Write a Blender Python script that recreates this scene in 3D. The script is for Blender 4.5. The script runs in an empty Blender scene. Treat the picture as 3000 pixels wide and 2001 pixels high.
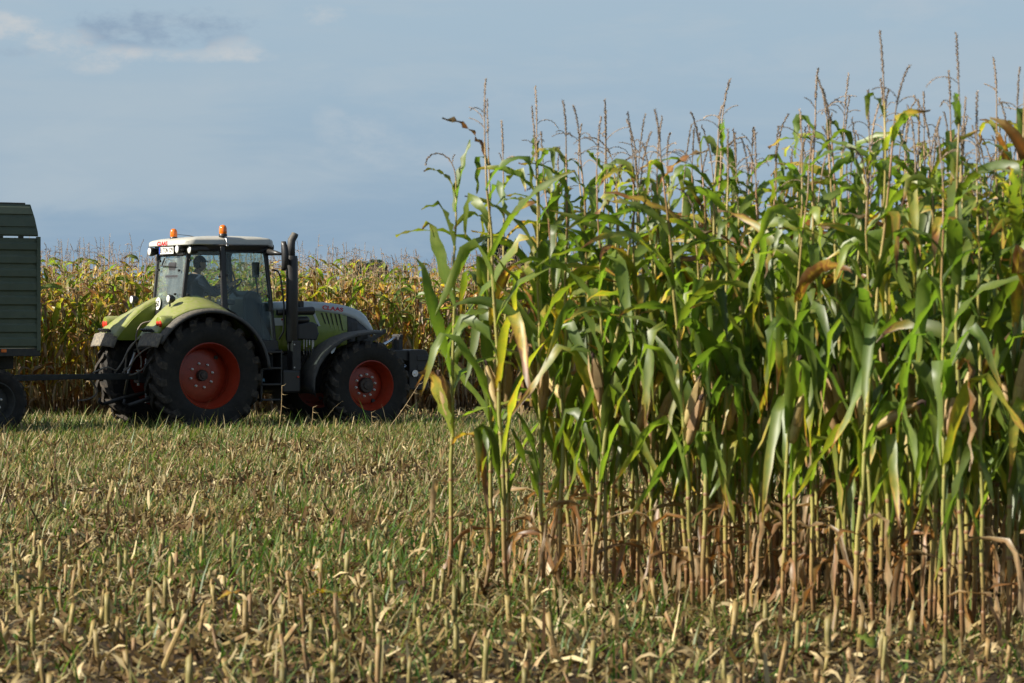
import bpy, bmesh, math, random
import numpy as np
from mathutils import Vector, Matrix
R = math.radians
scene = bpy.context.scene
C = scene.collection

# ------------------------------------------------------------------ camera
FPX, YH, HC = 8550.0, 961.0, 1.6          # focal length in photo pixels, horizon row, eye height
cd = bpy.data.cameras.new('camera')
cam = bpy.data.objects.new('camera', cd); C.objects.link(cam)
cd.sensor_width = 36.0; cd.lens = FPX / 3000.0 * 36.0
cam.location = (0, 0, HC)
cam.rotation_euler = (R(90) - math.atan((1000.5 - YH) / FPX), 0, 0)
cd.clip_start = 0.5; cd.clip_end = 6000
cd.dof.use_dof = True; cd.dof.focus_distance = 45.5; cd.dof.aperture_fstop = 7.1
scene.camera = cam

# ------------------------------------------------------------------ light
SUN_AZ, SUN_EL = R(199), R(32)            # azimuth counter-clockwise from +X (the sun stands to the left)
SD = Vector((math.cos(SUN_AZ) * math.cos(SUN_EL), math.sin(SUN_AZ) * math.cos(SUN_EL), math.sin(SUN_EL)))
sl = bpy.data.lights.new('sun', 'SUN'); sl.energy = 5.0; sl.angle = R(0.53); sl.color = (1.0, 0.93, 0.80)
so = bpy.data.objects.new('sun', sl); C.objects.link(so)
so.rotation_euler = SD.to_track_quat('Z', 'Y').to_euler(); so.location = (-60, 20, 60)

world = bpy.data.worlds.new('World'); scene.world = world; world.use_nodes = True
wn = world.node_tree; wn.nodes.clear()


class NB:
    """tiny node-graph helper"""
    def __init__(s, nt): s.nt = nt
    def n(s, t, **kw):
        nd = s.nt.nodes.new(t)
        for k, v in kw.items(): setattr(nd, k, v)
        return nd
    def l(s, a, b): s.nt.links.new(a, b)
    def put(s, sock, v):
        if isinstance(v, bpy.types.NodeSocket): s.l(v, sock)
        else: sock.default_value = v
    def m(s, op, a, b=None, c=None, clamp=False):
        nd = s.n('ShaderNodeMath', operation=op, use_clamp=clamp)
        s.put(nd.inputs[0], a)
        if b is not None: s.put(nd.inputs[1], b)
        if c is not None: s.put(nd.inputs[2], c)
        return nd.outputs[0]
    def mixc(s, f, a, b, blend='MIX'):
        nd = s.n('ShaderNodeMix', data_type='RGBA', blend_type=blend, clamp_factor=True)
        s.put(nd.inputs[0], f)
        s.put(nd.inputs[6], a if isinstance(a, bpy.types.NodeSocket) else (*a[:3], 1))
        s.put(nd.inputs[7], b if isinstance(b, bpy.types.NodeSocket) else (*b[:3], 1))
        return nd.outputs[2]
    def noise(s, vec, scale, detail=3, rough=.5, dist=0):
        nd = s.n('ShaderNodeTexNoise')
        if vec is not None: s.l(vec, nd.inputs['Vector'])
        nd.inputs['Scale'].default_value = scale; nd.inputs['Detail'].default_value = detail
        nd.inputs['Roughness'].default_value = rough; nd.inputs['Distortion'].default_value = dist
        return nd.outputs['Fac']
    def smooth(s, v, a, b, lo=0.0, hi=1.0):
        nd = s.n('ShaderNodeMapRange', interpolation_type='SMOOTHSTEP')
        s.put(nd.inputs[0], v); nd.inputs[1].default_value = a; nd.inputs[2].default_value = b
        nd.inputs[3].default_value = lo; nd.inputs[4].default_value = hi
        return nd.outputs[0]
    def ramp(s, f, stops, interp='LINEAR'):
        nd = s.n('ShaderNodeValToRGB'); s.put(nd.inputs[0], f)
        cr = nd.color_ramp; cr.interpolation = interp
        while len(cr.elements) < len(stops): cr.elements.new(.5)
        for e, (p, c) in zip(cr.elements, stops): e.position = p; e.color = (*c[:3], 1)
        return nd.outputs[0]
    def mapping(s, vec, scale=(1, 1, 1), loc=(0, 0, 0)):
        nd = s.n('ShaderNodeMapping'); s.l(vec, nd.inputs[0])
        nd.inputs['Scale'].default_value = scale; nd.inputs['Location'].default_value = loc
        return nd.outputs[0]


def build_world():
    b = NB(wn)
    out = b.n('ShaderNodeOutputWorld'); bg = b.n('ShaderNodeBackground'); b.l(bg.outputs[0], out.inputs[0])
    sky = b.n('ShaderNodeTexSky', sky_type='NISHITA')
    sky.sun_disc = False; sky.sun_elevation = SUN_EL
    sky.sun_rotation = R(90) - SUN_AZ       # measured clockwise from +Y
    sky.air_density = 1.2; sky.dust_density = 1.5; sky.ozone_density = 1.5
    sk = b.mixc(1.0, sky.outputs[0], (0.05, 0.05, 0.05), 'MULTIPLY')
    g = b.n('ShaderNodeTexCoord').outputs['Generated']
    sep = b.n('ShaderNodeSeparateXYZ'); b.l(g, sep.inputs[0])
    x, y, z = sep.outputs
    ay = b.m('MAXIMUM', b.m('ABSOLUTE', y), .02)
    u = b.m('DIVIDE', x, ay); v = b.m('DIVIDE', z, ay)
    warp = b.noise(b.mapping(g, (1, 1, 2.0)), 42, 7, .66)
    wv = b.m('MULTIPLY', b.m('SUBTRACT', warp, .5), 4.5)
    # thin veil of stratus, greyer blue low down, paler higher up
    low = b.mixc(b.smooth(z, -.01, .115), (0.1233, 0.1886, 0.2653), (0.1950, 0.2598, 0.3175))
    streak = b.noise(b.mapping(g, (1, 1, 7)), 5.5, 5, .55, .3)
    fine = b.noise(b.mapping(g, (1, 1, 4)), 16, 5, .6, .4)
    col = b.mixc(b.m('MULTIPLY', b.smooth(streak, .40, .66), .75), low, (0.2145, 0.2654, 0.3095))
    col = b.mixc(b.m('MULTIPLY', b.smooth(fine, .46, .72), .45), col, (0.2262, 0.2733, 0.3134))
    veil = b.smooth(z, .12, .5, .95, .15)
    col = b.mixc(veil, sk, col)

    def blob(px, py, rx, ry, amp=1.0, soft=1.7):
        du = b.m('DIVIDE', b.m('SUBTRACT', u, (px - 1500) / FPX), rx / FPX)
        dv = b.m('DIVIDE', b.m('SUBTRACT', v, (YH - py) / FPX), ry / FPX)
        d = b.m('ADD', b.m('MULTIPLY', du, du), b.m('MULTIPLY', dv, dv))
        f = b.m('ADD', b.m('SUBTRACT', 1.0, d), wv)
        return b.m('MULTIPLY', b.smooth(f, 0.0, soft), amp)
    # darker cumulus base, then its sunlit rims, then two faint far cumulus tops
    col = b.mixc(blob(430, 85, 330, 85, .85, 1.6), col, (0.1255, 0.1742, 0.2393))
    col = b.mixc(blob(60, 150, 90, 22, .4, 1.8), col, (0.1295, 0.1765, 0.2393))
    for a in [(15, 75, 150, 50, .85), (160, 115, 140, 48, .85), (300, 160, 260, 36, .65), (560, 160, 300, 26, .48),
              (690, 140, 100, 40, .5), (950, 55, 75, 44, .65), (260, 190, 180, 34, .45)]:
        col = b.mixc(blob(*a), col, (0.3099, 0.3178, 0.3217))
    for a in [(960, 375, 60, 90, .55), (1090, 400, 110, 75, .6), (1130, 440, 280, 60, .45), (1300, 470, 90, 36, .45), (2660, 25, 260, 60, .5), (1500, 330, 500, 60, .3), (2200, 190, 700, 40, .35), (900, 260, 600, 40, .25)]:
        col = b.mixc(blob(*a), col, (0.2354, 0.2762, 0.3123))
    b.l(col, bg.inputs[0]); bg.inputs[1].default_value = 1.0


build_world()
scene.view_settings.view_transform = 'Standard'; scene.view_settings.look = 'None'
scene.view_settings.exposure = 0.95; scene.view_settings.gamma = 1.0
scene.view_settings.use_curve_mapping = False
scene.render.engine = 'CYCLES'
scene.cycles.use_denoising = True
try: scene.cycles.denoiser = 'OPENIMAGEDENOISE'
except Exception: pass
scene.cycles.max_bounces = 6; scene.cycles.transparent_max_bounces = 12
scene.cycles.use_adaptive_sampling = True; scene.cycles.adaptive_threshold = 0.02
scene.cycles.diffuse_bounces = 2; scene.cycles.glossy_bounces = 2; scene.cycles.transmission_bounces = 4
scene.cycles.debug_use_spatial_splits = True
scene.cycles.sample_clamp_indirect = 6.0; scene.cycles.caustics_reflective = False; scene.cycles.caustics_refractive = False

# ------------------------------------------------------------------ materials
M = {}


def new_mat(name):
    m = bpy.data.materials.new(name); m.use_nodes = True
    nt = m.node_tree; nt.nodes.clear()
    b = NB(nt); out = b.n('ShaderNodeOutputMaterial')
    M[name] = m
    return m, b, out


def pmat(name, col, rough=.5, metal=0.0, var=.18, scale=9, bump=0.0, bscale=60, dust=0.0, dustcol=(.36, .30, .19), coat=0.0, spec=.5, splash=0.0):
    m, b, out = new_mat(name)
    p = b.n('ShaderNodeBsdfPrincipled'); b.l(p.outputs[0], out.inputs[0])
    oc = b.n('ShaderNodeTexCoord').outputs['Object']
    n = b.noise(oc, scale, 5, .6)
    c = b.mixc(b.smooth(n, .25, .75), tuple(k * (1 - var) for k in col), tuple(min(1, k * (1 + var)) for k in col))
    r = rough
    if dust > 0 or splash > 0:
        geo = b.n('ShaderNodeNewGeometry'); sp = b.n('ShaderNodeSeparateXYZ'); b.l(geo.outputs['Normal'], sp.inputs[0])
        n2 = b.noise(oc, scale * 2.3, 6, .65)
        f = 0.0
        if dust > 0:
            up = b.smooth(sp.outputs[2], -.2, .85)
            f = b.m('MULTIPLY', b.m('MULTIPLY', up, b.smooth(n2, .15, .75)), dust)
        if splash > 0:
            f = b.m('ADD', f, b.m('MULTIPLY', b.smooth(n2, .35, .8), splash), clamp=True)
        c = b.mixc(f, c, dustcol)
        r = b.m('ADD', rough, b.m('MULTIPLY', f, .4), clamp=True)
    b.put(p.inputs['Base Color'], c); b.put(p.inputs['Roughness'], r)
    p.inputs['Metallic'].default_value = metal; p.inputs['Coat Weight'].default_value = coat
    p.inputs['Specular IOR Level'].default_value = spec
    if bump > 0:
        bp = b.n('ShaderNodeBump'); bp.inputs['Strength'].default_value = bump; bp.inputs['Distance'].default_value = .01
        b.l(b.noise(oc, bscale, 4, .6), bp.inputs['Height']); b.l(bp.outputs[0], p.inputs['Normal'])
    return m


pmat('green_paint', (.19, .245, .022), .32, var=.08, dust=.85, dustcol=(.27, .25, .125), coat=.25, splash=.12)
pmat('white_paint', (.44, .44, .41), .35, var=.06, dust=.45, dustcol=(.45, .40, .28), coat=.2, splash=.06)
pmat('hood_white', (.45, .48, .48), .3, var=.05, dust=.2, coat=.3)
pmat('grey_plastic', (.030, .031, .034), .55, var=.2, dust=.6, dustcol=(.22, .19, .14), splash=.06)
pmat('mud_plastic', (.10, .095, .085), .7, var=.25, splash=.9, dustcol=(.32, .27, .195), dust=.3)
pmat('black_metal', (.022, .022, .024), .5, var=.25, dust=.25, splash=.10, dustcol=(.16, .13, .09))
pmat('black_plastic', (.018, .018, .02), .38, var=.15, dust=.2, dustcol=(.2, .17, .12))
pmat('tyre_rubber', (.020, .019, .018), .85, var=.3, scale=6, bump=.3, splash=.25, dustcol=(.075, .06, .045), spec=.3)
pmat('tread_rubber', (.026, .024, .022), .85, var=.3, scale=6, bump=.3, splash=.55, dustcol=(.17, .135, .10), spec=.3)
pmat('red_rim', (.29, .024, .006), .4, var=.12, splash=.12, dustcol=(.2, .10, .05), coat=.1)
pmat('dark_hub', (.05, .035, .03), .6, var=.3, splash=.3, dustcol=(.14, .09, .06))
pmat('steel', (.45, .45, .46), .3, metal=.9, var=.2)
pmat('chrome', (.75, .77, .8), .15, metal=1.0, var=.05)
pmat('orange_lens', (.75, .16, .008), .15, var=.1, coat=.6)
pmat('red_lens', (.50, .035, .015), .15, var=.1, coat=.6)
pmat('lamp_glass', (.85, .86, .84), .12, var=.08, scale=60, coat=.8, bump=.4, bscale=90)
pmat('hose_rubber', (.19, .16, .125), .6, var=.2, splash=.5, dustcol=(.24, .19, .14))
pmat('trailer_green', (.072, .098, .064), .6, var=.14, scale=3, bump=.08, dust=.25, splash=.12, dustcol=(.17, .16, .11))
pmat('trailer_dark', (.03, .032, .03), .7, var=.3, splash=.25, dustcol=(.12, .10, .07))
pmat('plate_white', (.80, .80, .74), .4, var=.03)
pmat('plate_blue', (.02, .07, .42), .4, var=.03)
pmat('ink_black', (.012, .012, .013), .5, var=.02)
pmat('logo_red', (.55, .02, .02), .4, var=.05)
pmat('seat_fabric', (.03, .03, .035), .9, var=.2)
pmat('jacket_blue', (.028, .036, .065), .9, var=.2, scale=14, bump=.3)
pmat('trousers_blue', (.03, .035, .05), .9, var=.2, scale=14, bump=.3)
pmat('skin', (.42, .24, .16), .55, var=.08)
pmat('cap_dark', (.02, .022, .032), .9, var=.15)
pmat('hair_dark', (.03, .02, .014), .7, var=.3, scale=60)
pmat('sticker_blue', (.10, .30, .45), .4)
pmat('eye_white', (.7, .68, .64), .3)
pmat('silk', (.035, .018, .012), .9, var=.4, scale=80)
pmat('bark', (.10, .075, .05), .9, var=.3, bump=.5)


def glass_mat(name, d0, d1, tint):
    m, b, out = new_mat(name)
    tr = b.n('ShaderNodeBsdfTransparent'); tr.inputs[0].default_value = (*tint, 1)
    gl = b.n('ShaderNodeBsdfGlossy'); gl.inputs['Roughness'].default_value = .03; gl.inputs[0].default_value = (.9, .95, .95, 1)
    lw = b.n('ShaderNodeLayerWeight'); lw.inputs[0].default_value = .5          # same from both sides of the pane
    fr = b.m('ADD', .024, b.m('MULTIPLY', b.m('POWER', lw.outputs['Facing'], 4.0), .85))
    mx = b.n('ShaderNodeMixShader'); b.l(fr, mx.inputs[0]); b.l(tr.outputs[0], mx.inputs[1]); b.l(gl.outputs[0], mx.inputs[2])
    df = b.n('ShaderNodeBsdfDiffuse'); df.inputs[0].default_value = (.42, .46, .44, 1)      # dust film
    oc = b.n('ShaderNodeTexCoord').outputs['Object']
    n = b.noise(b.mapping(oc, (1, 1, .35)), 5, 6, .65)
    mx2 = b.n('ShaderNodeMixShader'); b.l(b.smooth(n, .35, .8, d0, d1), mx2.inputs[0])
    b.l(mx.outputs[0], mx2.inputs[1]); b.l(df.outputs[0], mx2.inputs[2])
    b.l(mx2.outputs[0], out.inputs[0])


glass_mat('cab_glass', .004, .028, (.86, .93, .93))
glass_mat('dusty_glass', .07, .20, (.86, .92, .92))


def plant_mat(name, stops, transl=.46, rough=.42, tmul=(1.9, 2.2, .9), nscale=18, spec=.5, var=.35):
    """foliage driven by the vertex colour 'col': R = dryness, G = tone of this leaf, B = midrib"""
    m, b, out = new_mat(name)
    at = b.n('ShaderNodeAttribute', attribute_name='col', attribute_type='GEOMETRY')
    sp = b.n('ShaderNodeSeparateColor'); b.l(at.outputs['Color'], sp.inputs[0])
    d, t, rib = sp.outputs
    oc = b.n('ShaderNodeTexCoord').outputs['Object']
    oi = b.n('ShaderNodeObjectInfo')
    n = b.noise(oc, nscale, 4, .6)
    n2 = b.noise(b.mapping(oc, (1, 1, .25)), nscale * 5, 3, .6)
    dd = b.m('ADD', d, b.m('MULTIPLY', b.m('SUBTRACT', n, .5), .34), clamp=True)
    c = b.ramp(dd, stops)
    tone = b.m('ADD', .68, b.m('MULTIPLY', t, .64))
    tone = b.m('MULTIPLY', tone, b.m('ADD', 1 - var / 2, b.m('MULTIPLY', n2, var)))
    tone = b.m('MULTIPLY', tone, b.m('ADD', .88, b.m('MULTIPLY', oi.outputs['Random'], .24)))
    cm = b.n('ShaderNodeVectorMath', operation='SCALE'); b.l(c, cm.inputs[0]); b.l(tone, cm.inputs['Scale'])
    c2 = b.mixc(b.m('MULTIPLY', rib, .6), cm.outputs[0], b.mixc(1.0, cm.outputs[0], (2.1, 1.7, 1.6), 'MULTIPLY'))
    p = b.n('ShaderNodeBsdfPrincipled'); b.l(c2, p.inputs['Base Color'])
    p.inputs['Roughness'].default_value = rough; p.inputs['Specular IOR Level'].default_value = spec
    if transl > 0:
        tc = b.mixc(1.0, c2, b.mixc(b.smooth(dd, .42, .66), tmul, (1.15, 1.05, .75)), 'MULTIPLY')
        tr = b.n('ShaderNodeBsdfTranslucent'); b.l(tc, tr.inputs[0])
        mx = b.n('ShaderNodeMixShader'); mx.inputs[0].default_value = transl
        b.l(p.outputs[0], mx.inputs[1]); b.l(tr.outputs[0], mx.inputs[2]); b.l(mx.outputs[0], out.inputs[0])
    else:
        b.l(p.outputs[0], out.inputs[0])
    return m


LEAF = [(0.0, (.062, .112, .0190)), (.28, (.108, .152, .0230)), (.44, (.205, .205, .0290)), (.53, (.400, .290, .0430)),
        (.62, (0.2184, 0.1008, 0.0294)), (.78, (0.1680, 0.1050, 0.0437)), (1.0, (0.3528, 0.2772, 0.1512))]
plant_mat('corn_leaf', LEAF, rough=.47, spec=.8)
plant_mat('corn_stalk', [(0, (0.2295, 0.2465, 0.0595)), (.4, (0.2890, 0.2380, 0.0680)), (.7, (0.2210, 0.1105, 0.0510)), (1, (0.3400, 0.2380, 0.1105))], transl=0, rough=.45, nscale=6)
plant_mat('corn_husk', [(0, (.24, .24, .07)), (.4, (.46, .36, .15)), (.7, (.30, .18, .085)), (1, (.50, .38, .19))], transl=.2, rough=.6, nscale=30, var=.6, tmul=(1.2, 1.1, .8))
plant_mat('corn_tassel', [(0, (.22, .155, .105)), (.5, (.30, .22, .15)), (1, (.40, .31, .21))], transl=.1, rough=.8, tmul=(1.2, 1.1, .9))
plant_mat('stub', [(0, (0.1754, 0.1608, 0.0439)), (.35, (0.2778, 0.2047, 0.0694)), (.65, (0.1901, 0.1023, 0.0365)), (1, (0.3801, 0.2997, 0.1535))], transl=.08, rough=.6, nscale=22, var=.5)
plant_mat('residue', [(0, (.035, .022, .010)), (.3, (.085, .045, .018)), (.6, (.165, .110, .044)), (.85, (.30, .225, .095)), (1, (.52, .43, .24))], transl=.25, rough=.7, spec=.2, tmul=(1.2, 1.1, .8), nscale=22)
plant_mat('grass_blade', [(0, (0.0450, 0.1080, 0.0180)), (.4, (0.0855, 0.1395, 0.0252)), (.7, (0.2160, 0.1980, 0.0630)), (1, (0.4140, 0.3330, 0.1800))], transl=.40, rough=.5, tmul=(1.7, 1.9, .9))
plant_mat('tree_leaf', [(0, (.050, .085, .060)), (1, (.075, .115, .070))], transl=.3, rough=.6, tmul=(1.2, 1.5, 1.0))  # bluish green: slight distance haze is put into the leaf colour


def soil_mat():
    m, b, out = new_mat('soil')
    p = b.n('ShaderNodeBsdfPrincipled'); b.l(p.outputs[0], out.inputs[0])
    oc = b.n('ShaderNodeTexCoord').outputs['Object']
    n = b.noise(oc, 1.3, 6, .65); n2 = b.noise(oc, 24, 5, .7)
    c = b.ramp(b.m('ADD', b.m('MULTIPLY', n, .4), b.m('MULTIPLY', n2, .6)), [(.3, (.022, .014, .008)), (.5, (.050, .034, .019)), (.68, (.10, .072, .038)), (.8, (.17, .13, .07))])
    b.l(c, p.inputs['Base Color']); p.inputs['Roughness'].default_value = .95; p.inputs['Specular IOR Level'].default_value = .2
    bp = b.n('ShaderNodeBump'); bp.inputs['Strength'].default_value = 1; bp.inputs['Distance'].default_value = .04
    b.l(n2, bp.inputs['Height']); b.l(bp.outputs[0], p.inputs['Normal'])


soil_mat()

# ------------------------------------------------------------------ mesh helpers


class MB:
    def __init__(s): s.v = []; s.f = []; s.c = []
    def add(s, vs, fs, cols=None):
        o = len(s.v); s.v += [tuple(p) for p in vs]; s.f += [tuple(i + o for i in f) for f in fs]
        if cols is not None: s.c += list(cols)
        return s
    def box(s, lo, hi, rot=None, ctr=None):
        x0, y0, z0 = lo; x1, y1, z1 = hi
        vs = [(x, y, z) for z in (z0, z1) for y in (y0, y1) for x in (x0, x1)]
        if rot is not None:
            c = Vector(ctr) if ctr else (Vector(lo) + Vector(hi)) / 2
            vs = [tuple(c + rot @ (Vector(p) - c)) for p in vs]
        return s.add(vs, [(0, 2, 3, 1), (4, 5, 7, 6), (0, 1, 5, 4), (2, 6, 7, 3), (0, 4, 6, 2), (1, 3, 7, 5)])
    def tube(s, pts, rad, n=8, cap=True, cols=None):
        pts = [Vector(p) for p in pts]
        if not hasattr(rad, '__len__'): rad = [rad] * len(pts)
        o = len(s.v); prev = None; vs = []; cc = []
        for i, p in enumerate(pts):
            t = (pts[min(i + 1, len(pts) - 1)] - pts[max(i - 1, 0)]).normalized()
            if prev is None:
                a = Vector((0, 0, 1)) if abs(t.z) < .9 else Vector((1, 0, 0))
                u = t.cross(a).normalized()
            else:
                u = (prev - t * prev.dot(t)).normalized()
            prev = u; w = t.cross(u)
            for k in range(n):
                a = 2 * math.pi * k / n
                vs.append(p + (u * math.cos(a) + w * math.sin(a)) * rad[i])
                if cols is not None: cc.append(cols[i])
        fs = []
        for i in range(len(pts) - 1):
            for k in range(n):
                k2 = (k + 1) % n
                fs.append((i * n + k, i * n + k2, (i + 1) * n + k2, (i + 1) * n + k))
        if cap:
            fs.append(tuple(reversed(range(n)))); fs.append(tuple((len(pts) - 1) * n + k for k in range(n)))
        return s.add(vs, fs, cc if cols is not None else None)
    def lathe(s, prof, n=48, close=False):
        """profile of (y, r) swept round the Y axis"""
        vs = []; fs = []
        for (y, r) in prof:
            for k in range(n):
                a = 2 * math.pi * k / n
                vs.append((r * math.cos(a), y, r * math.sin(a)))
        m = len(prof)
        for i in range(m if close else m - 1):
            j = (i + 1) % m
            for k in range(n):
                k2 = (k + 1) % n
                fs.append((i * n + k, i * n + k2, j * n + k2, j * n + k))
        return s.add(vs, fs)
    def prism(s, poly, a, b, axis='y'):
        """polygon in the plane across axis, swept from a to b"""
        n = len(poly)
        def P(p, t):
            return {'y': (p[0], t, p[1]), 'x': (t, p[0], p[1]), 'z': (p[0], p[1], t)}[axis]
        vs = [P(p, a) for p in poly] + [P(p, b) for p in poly]
        fs = [tuple(range(n)), tuple(reversed(range(n, 2 * n)))] + [(i, n + i, n + (i + 1) % n, (i + 1) % n) for i in range(n)]
        return s.add(vs, fs)
    def grid(s, rows, close=False):
        m = len(rows[0]); vs = [p for r in rows for p in r]; fs = []
        for i in range(len(rows) - 1):
            for k in range(m if close else m - 1):
                k2 = (k + 1) % m
                fs.append((i * m + k, i * m + k2, (i + 1) * m + k2, (i + 1) * m + k))
        return s.add(vs, fs)
    def mesh(s, name, smooth=False):
        me = bpy.data.meshes.new(name); me.from_pydata(s.v, [], s.f)
        if s.c:
            a = me.color_attributes.new('col', 'FLOAT_COLOR', 'POINT')
            arr = np.ones((len(s.v), 4), dtype=np.float32); arr[:, :3] = np.array(s.c, dtype=np.float32)
            a.data.foreach_set('color', arr.ravel())
        if smooth: me.polygons.foreach_set('use_smooth', [True] * len(me.polygons))
        me.update()
        return me
    def build(s, name, mat, parent=None, smooth=False, bev=0.0, solid=0.0, loc=None, seg=2, fix=True, auto=None):
        me = s.mesh(name, smooth)
        if fix:
            bm = bmesh.new(); bm.from_mesh(me); bmesh.ops.recalc_face_normals(bm, faces=bm.faces); bm.to_mesh(me); bm.free()
        if auto:
            try: me.set_sharp_from_angle(angle=R(auto))
            except Exception: pass
        return link(name, me, mat, parent, bev, solid, loc, seg)


def link(name, me, mat, parent=None, bev=0.0, solid=0.0, loc=None, seg=2):
    o = bpy.data.objects.new(name, me); C.objects.link(o)
    if mat and not me.materials: me.materials.append(M[mat])
    o.parent = parent
    if loc is not None: o.location = loc
    if solid:
        md = o.modifiers.new('solid', 'SOLIDIFY'); md.thickness = abs(solid); md.offset = 0 if solid > 0 else -1
    if bev:
        md = o.modifiers.new('bevel', 'BEVEL'); md.width = bev; md.segments = seg; md.limit_method = 'ANGLE'; md.angle_limit = R(35)
        md.harden_normals = False
    return o


def empty(name, loc=(0, 0, 0), rz=0.0, parent=None):
    o = bpy.data.objects.new(name, None); C.objects.link(o); o.location = loc; o.rotation_euler = (0, 0, rz); o.parent = parent
    o.empty_display_size = .2
    return o


def tag(o, label=None, cat=None, group=None, kind=None):
    if label: o['label'] = label
    if cat: o['category'] = cat
    if group: o['group'] = group
    if kind: o['kind'] = kind
    return o


def copy_tree(o, parent=None):
    c = o.copy(); C.objects.link(c); c.parent = parent
    for ch in list(o.children): copy_tree(ch, c)
    return c


def text_mesh(name, body, mat, parent, origin, xdir, ydir, height, width=None, depth=.003, shear=0.0, bold=0.0):
    """flat lettering, baseline start at origin, running along xdir"""
    cu = bpy.data.curves.new('t', 'FONT'); cu.body = body; cu.size = 1.0; cu.shear = shear; cu.extrude = .01; cu.offset = bold
    cu.resolution_u = 4
    to = bpy.data.objects.new('t', cu); C.objects.link(to)
    bpy.context.view_layer.update()
    me = bpy.data.meshes.new_from_object(to.evaluated_get(bpy.context.evaluated_depsgraph_get()))
    C.objects.unlink(to); bpy.data.objects.remove(to)
    co = np.zeros(len(me.vertices) * 3); me.vertices.foreach_get('co', co); co = co.reshape(-1, 3)
    lo, hi = co.min(0), co.max(0)
    sy = height / (hi[1] - lo[1]); sx = (width / (hi[0] - lo[0])) if width else sy
    X, Y = Vector(xdir).normalized(), Vector(ydir).normalized(); Z = X.cross(Y)
    O = Vector(origin)
    new = np.array([O + X * ((p[0] - lo[0]) * sx) + Y * ((p[1] - lo[1]) * sy) + Z * (depth if p[2] > 0 else 0) for p in co])
    me.vertices.foreach_set('co', new.ravel()); me.update(); me.name = name
    me.materials.clear()
    return link(name, me, mat, parent)


def arc(cx, cz, r, a0, a1, n):
    return [(cx + r * math.cos(R(a0 + (a1 - a0) * i / n)), cz + r * math.sin(R(a0 + (a1 - a0) * i / n))) for i in range(n + 1)]


def lerp_table(t, x):
    for (x0, y0), (x1, y1) in zip(t, t[1:]):
        if x <= x1 or (x1, y1) == t[-1]:
            k = max(0, min(1, (x - x0) / (x1 - x0))); k = k * k * (3 - 2 * k) * .3 + k * .7
            return y0 + (y1 - y0) * k
    return t[-1][1]


rng = random.Random(7)
# ------------------------------------------------------------------ ground
HEAD = R(31)                                         # heading of the tractor and of the maize rows
U = Vector((math.cos(HEAD), math.sin(HEAD), 0)); V = Vector((math.sin(HEAD), -math.cos(HEAD), 0))


def ground():
    xs = np.concatenate([np.linspace(-2500, -40, 12)[:-1], np.linspace(-40, 40, 81), np.linspace(40, 2500, 12)[1:]])
    ys = np.concatenate([np.linspace(-300, 6, 6)[:-1], np.linspace(6, 86, 121), np.linspace(86, 4000, 14)[1:]])
    b = MB(); rows = []
    r = random.Random(3)
    for y in ys:
        row = []
        for x in xs:
            z = 0.0
            if abs(x) < 40 and 6 < y < 80:
                q = (x * V.x + y * V.y) / .75
                z = .018 * math.sin(2 * math.pi * q) + r.uniform(-.012, .012) - .02
            row.append((float(x), float(y), z))
        rows.append(row)
    b.grid(rows)
    return tag(b.build('ground', 'soil', smooth=True), kind='structure')


ground()

# ------------------------------------------------------------------ tractor
T0 = Vector((-5.28, 46.01, 0))
TR = empty('tractor', T0, HEAD)
tag(TR, 'lime green and white tractor with red wheel rims beside the far maize', 'tractor')


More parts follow.
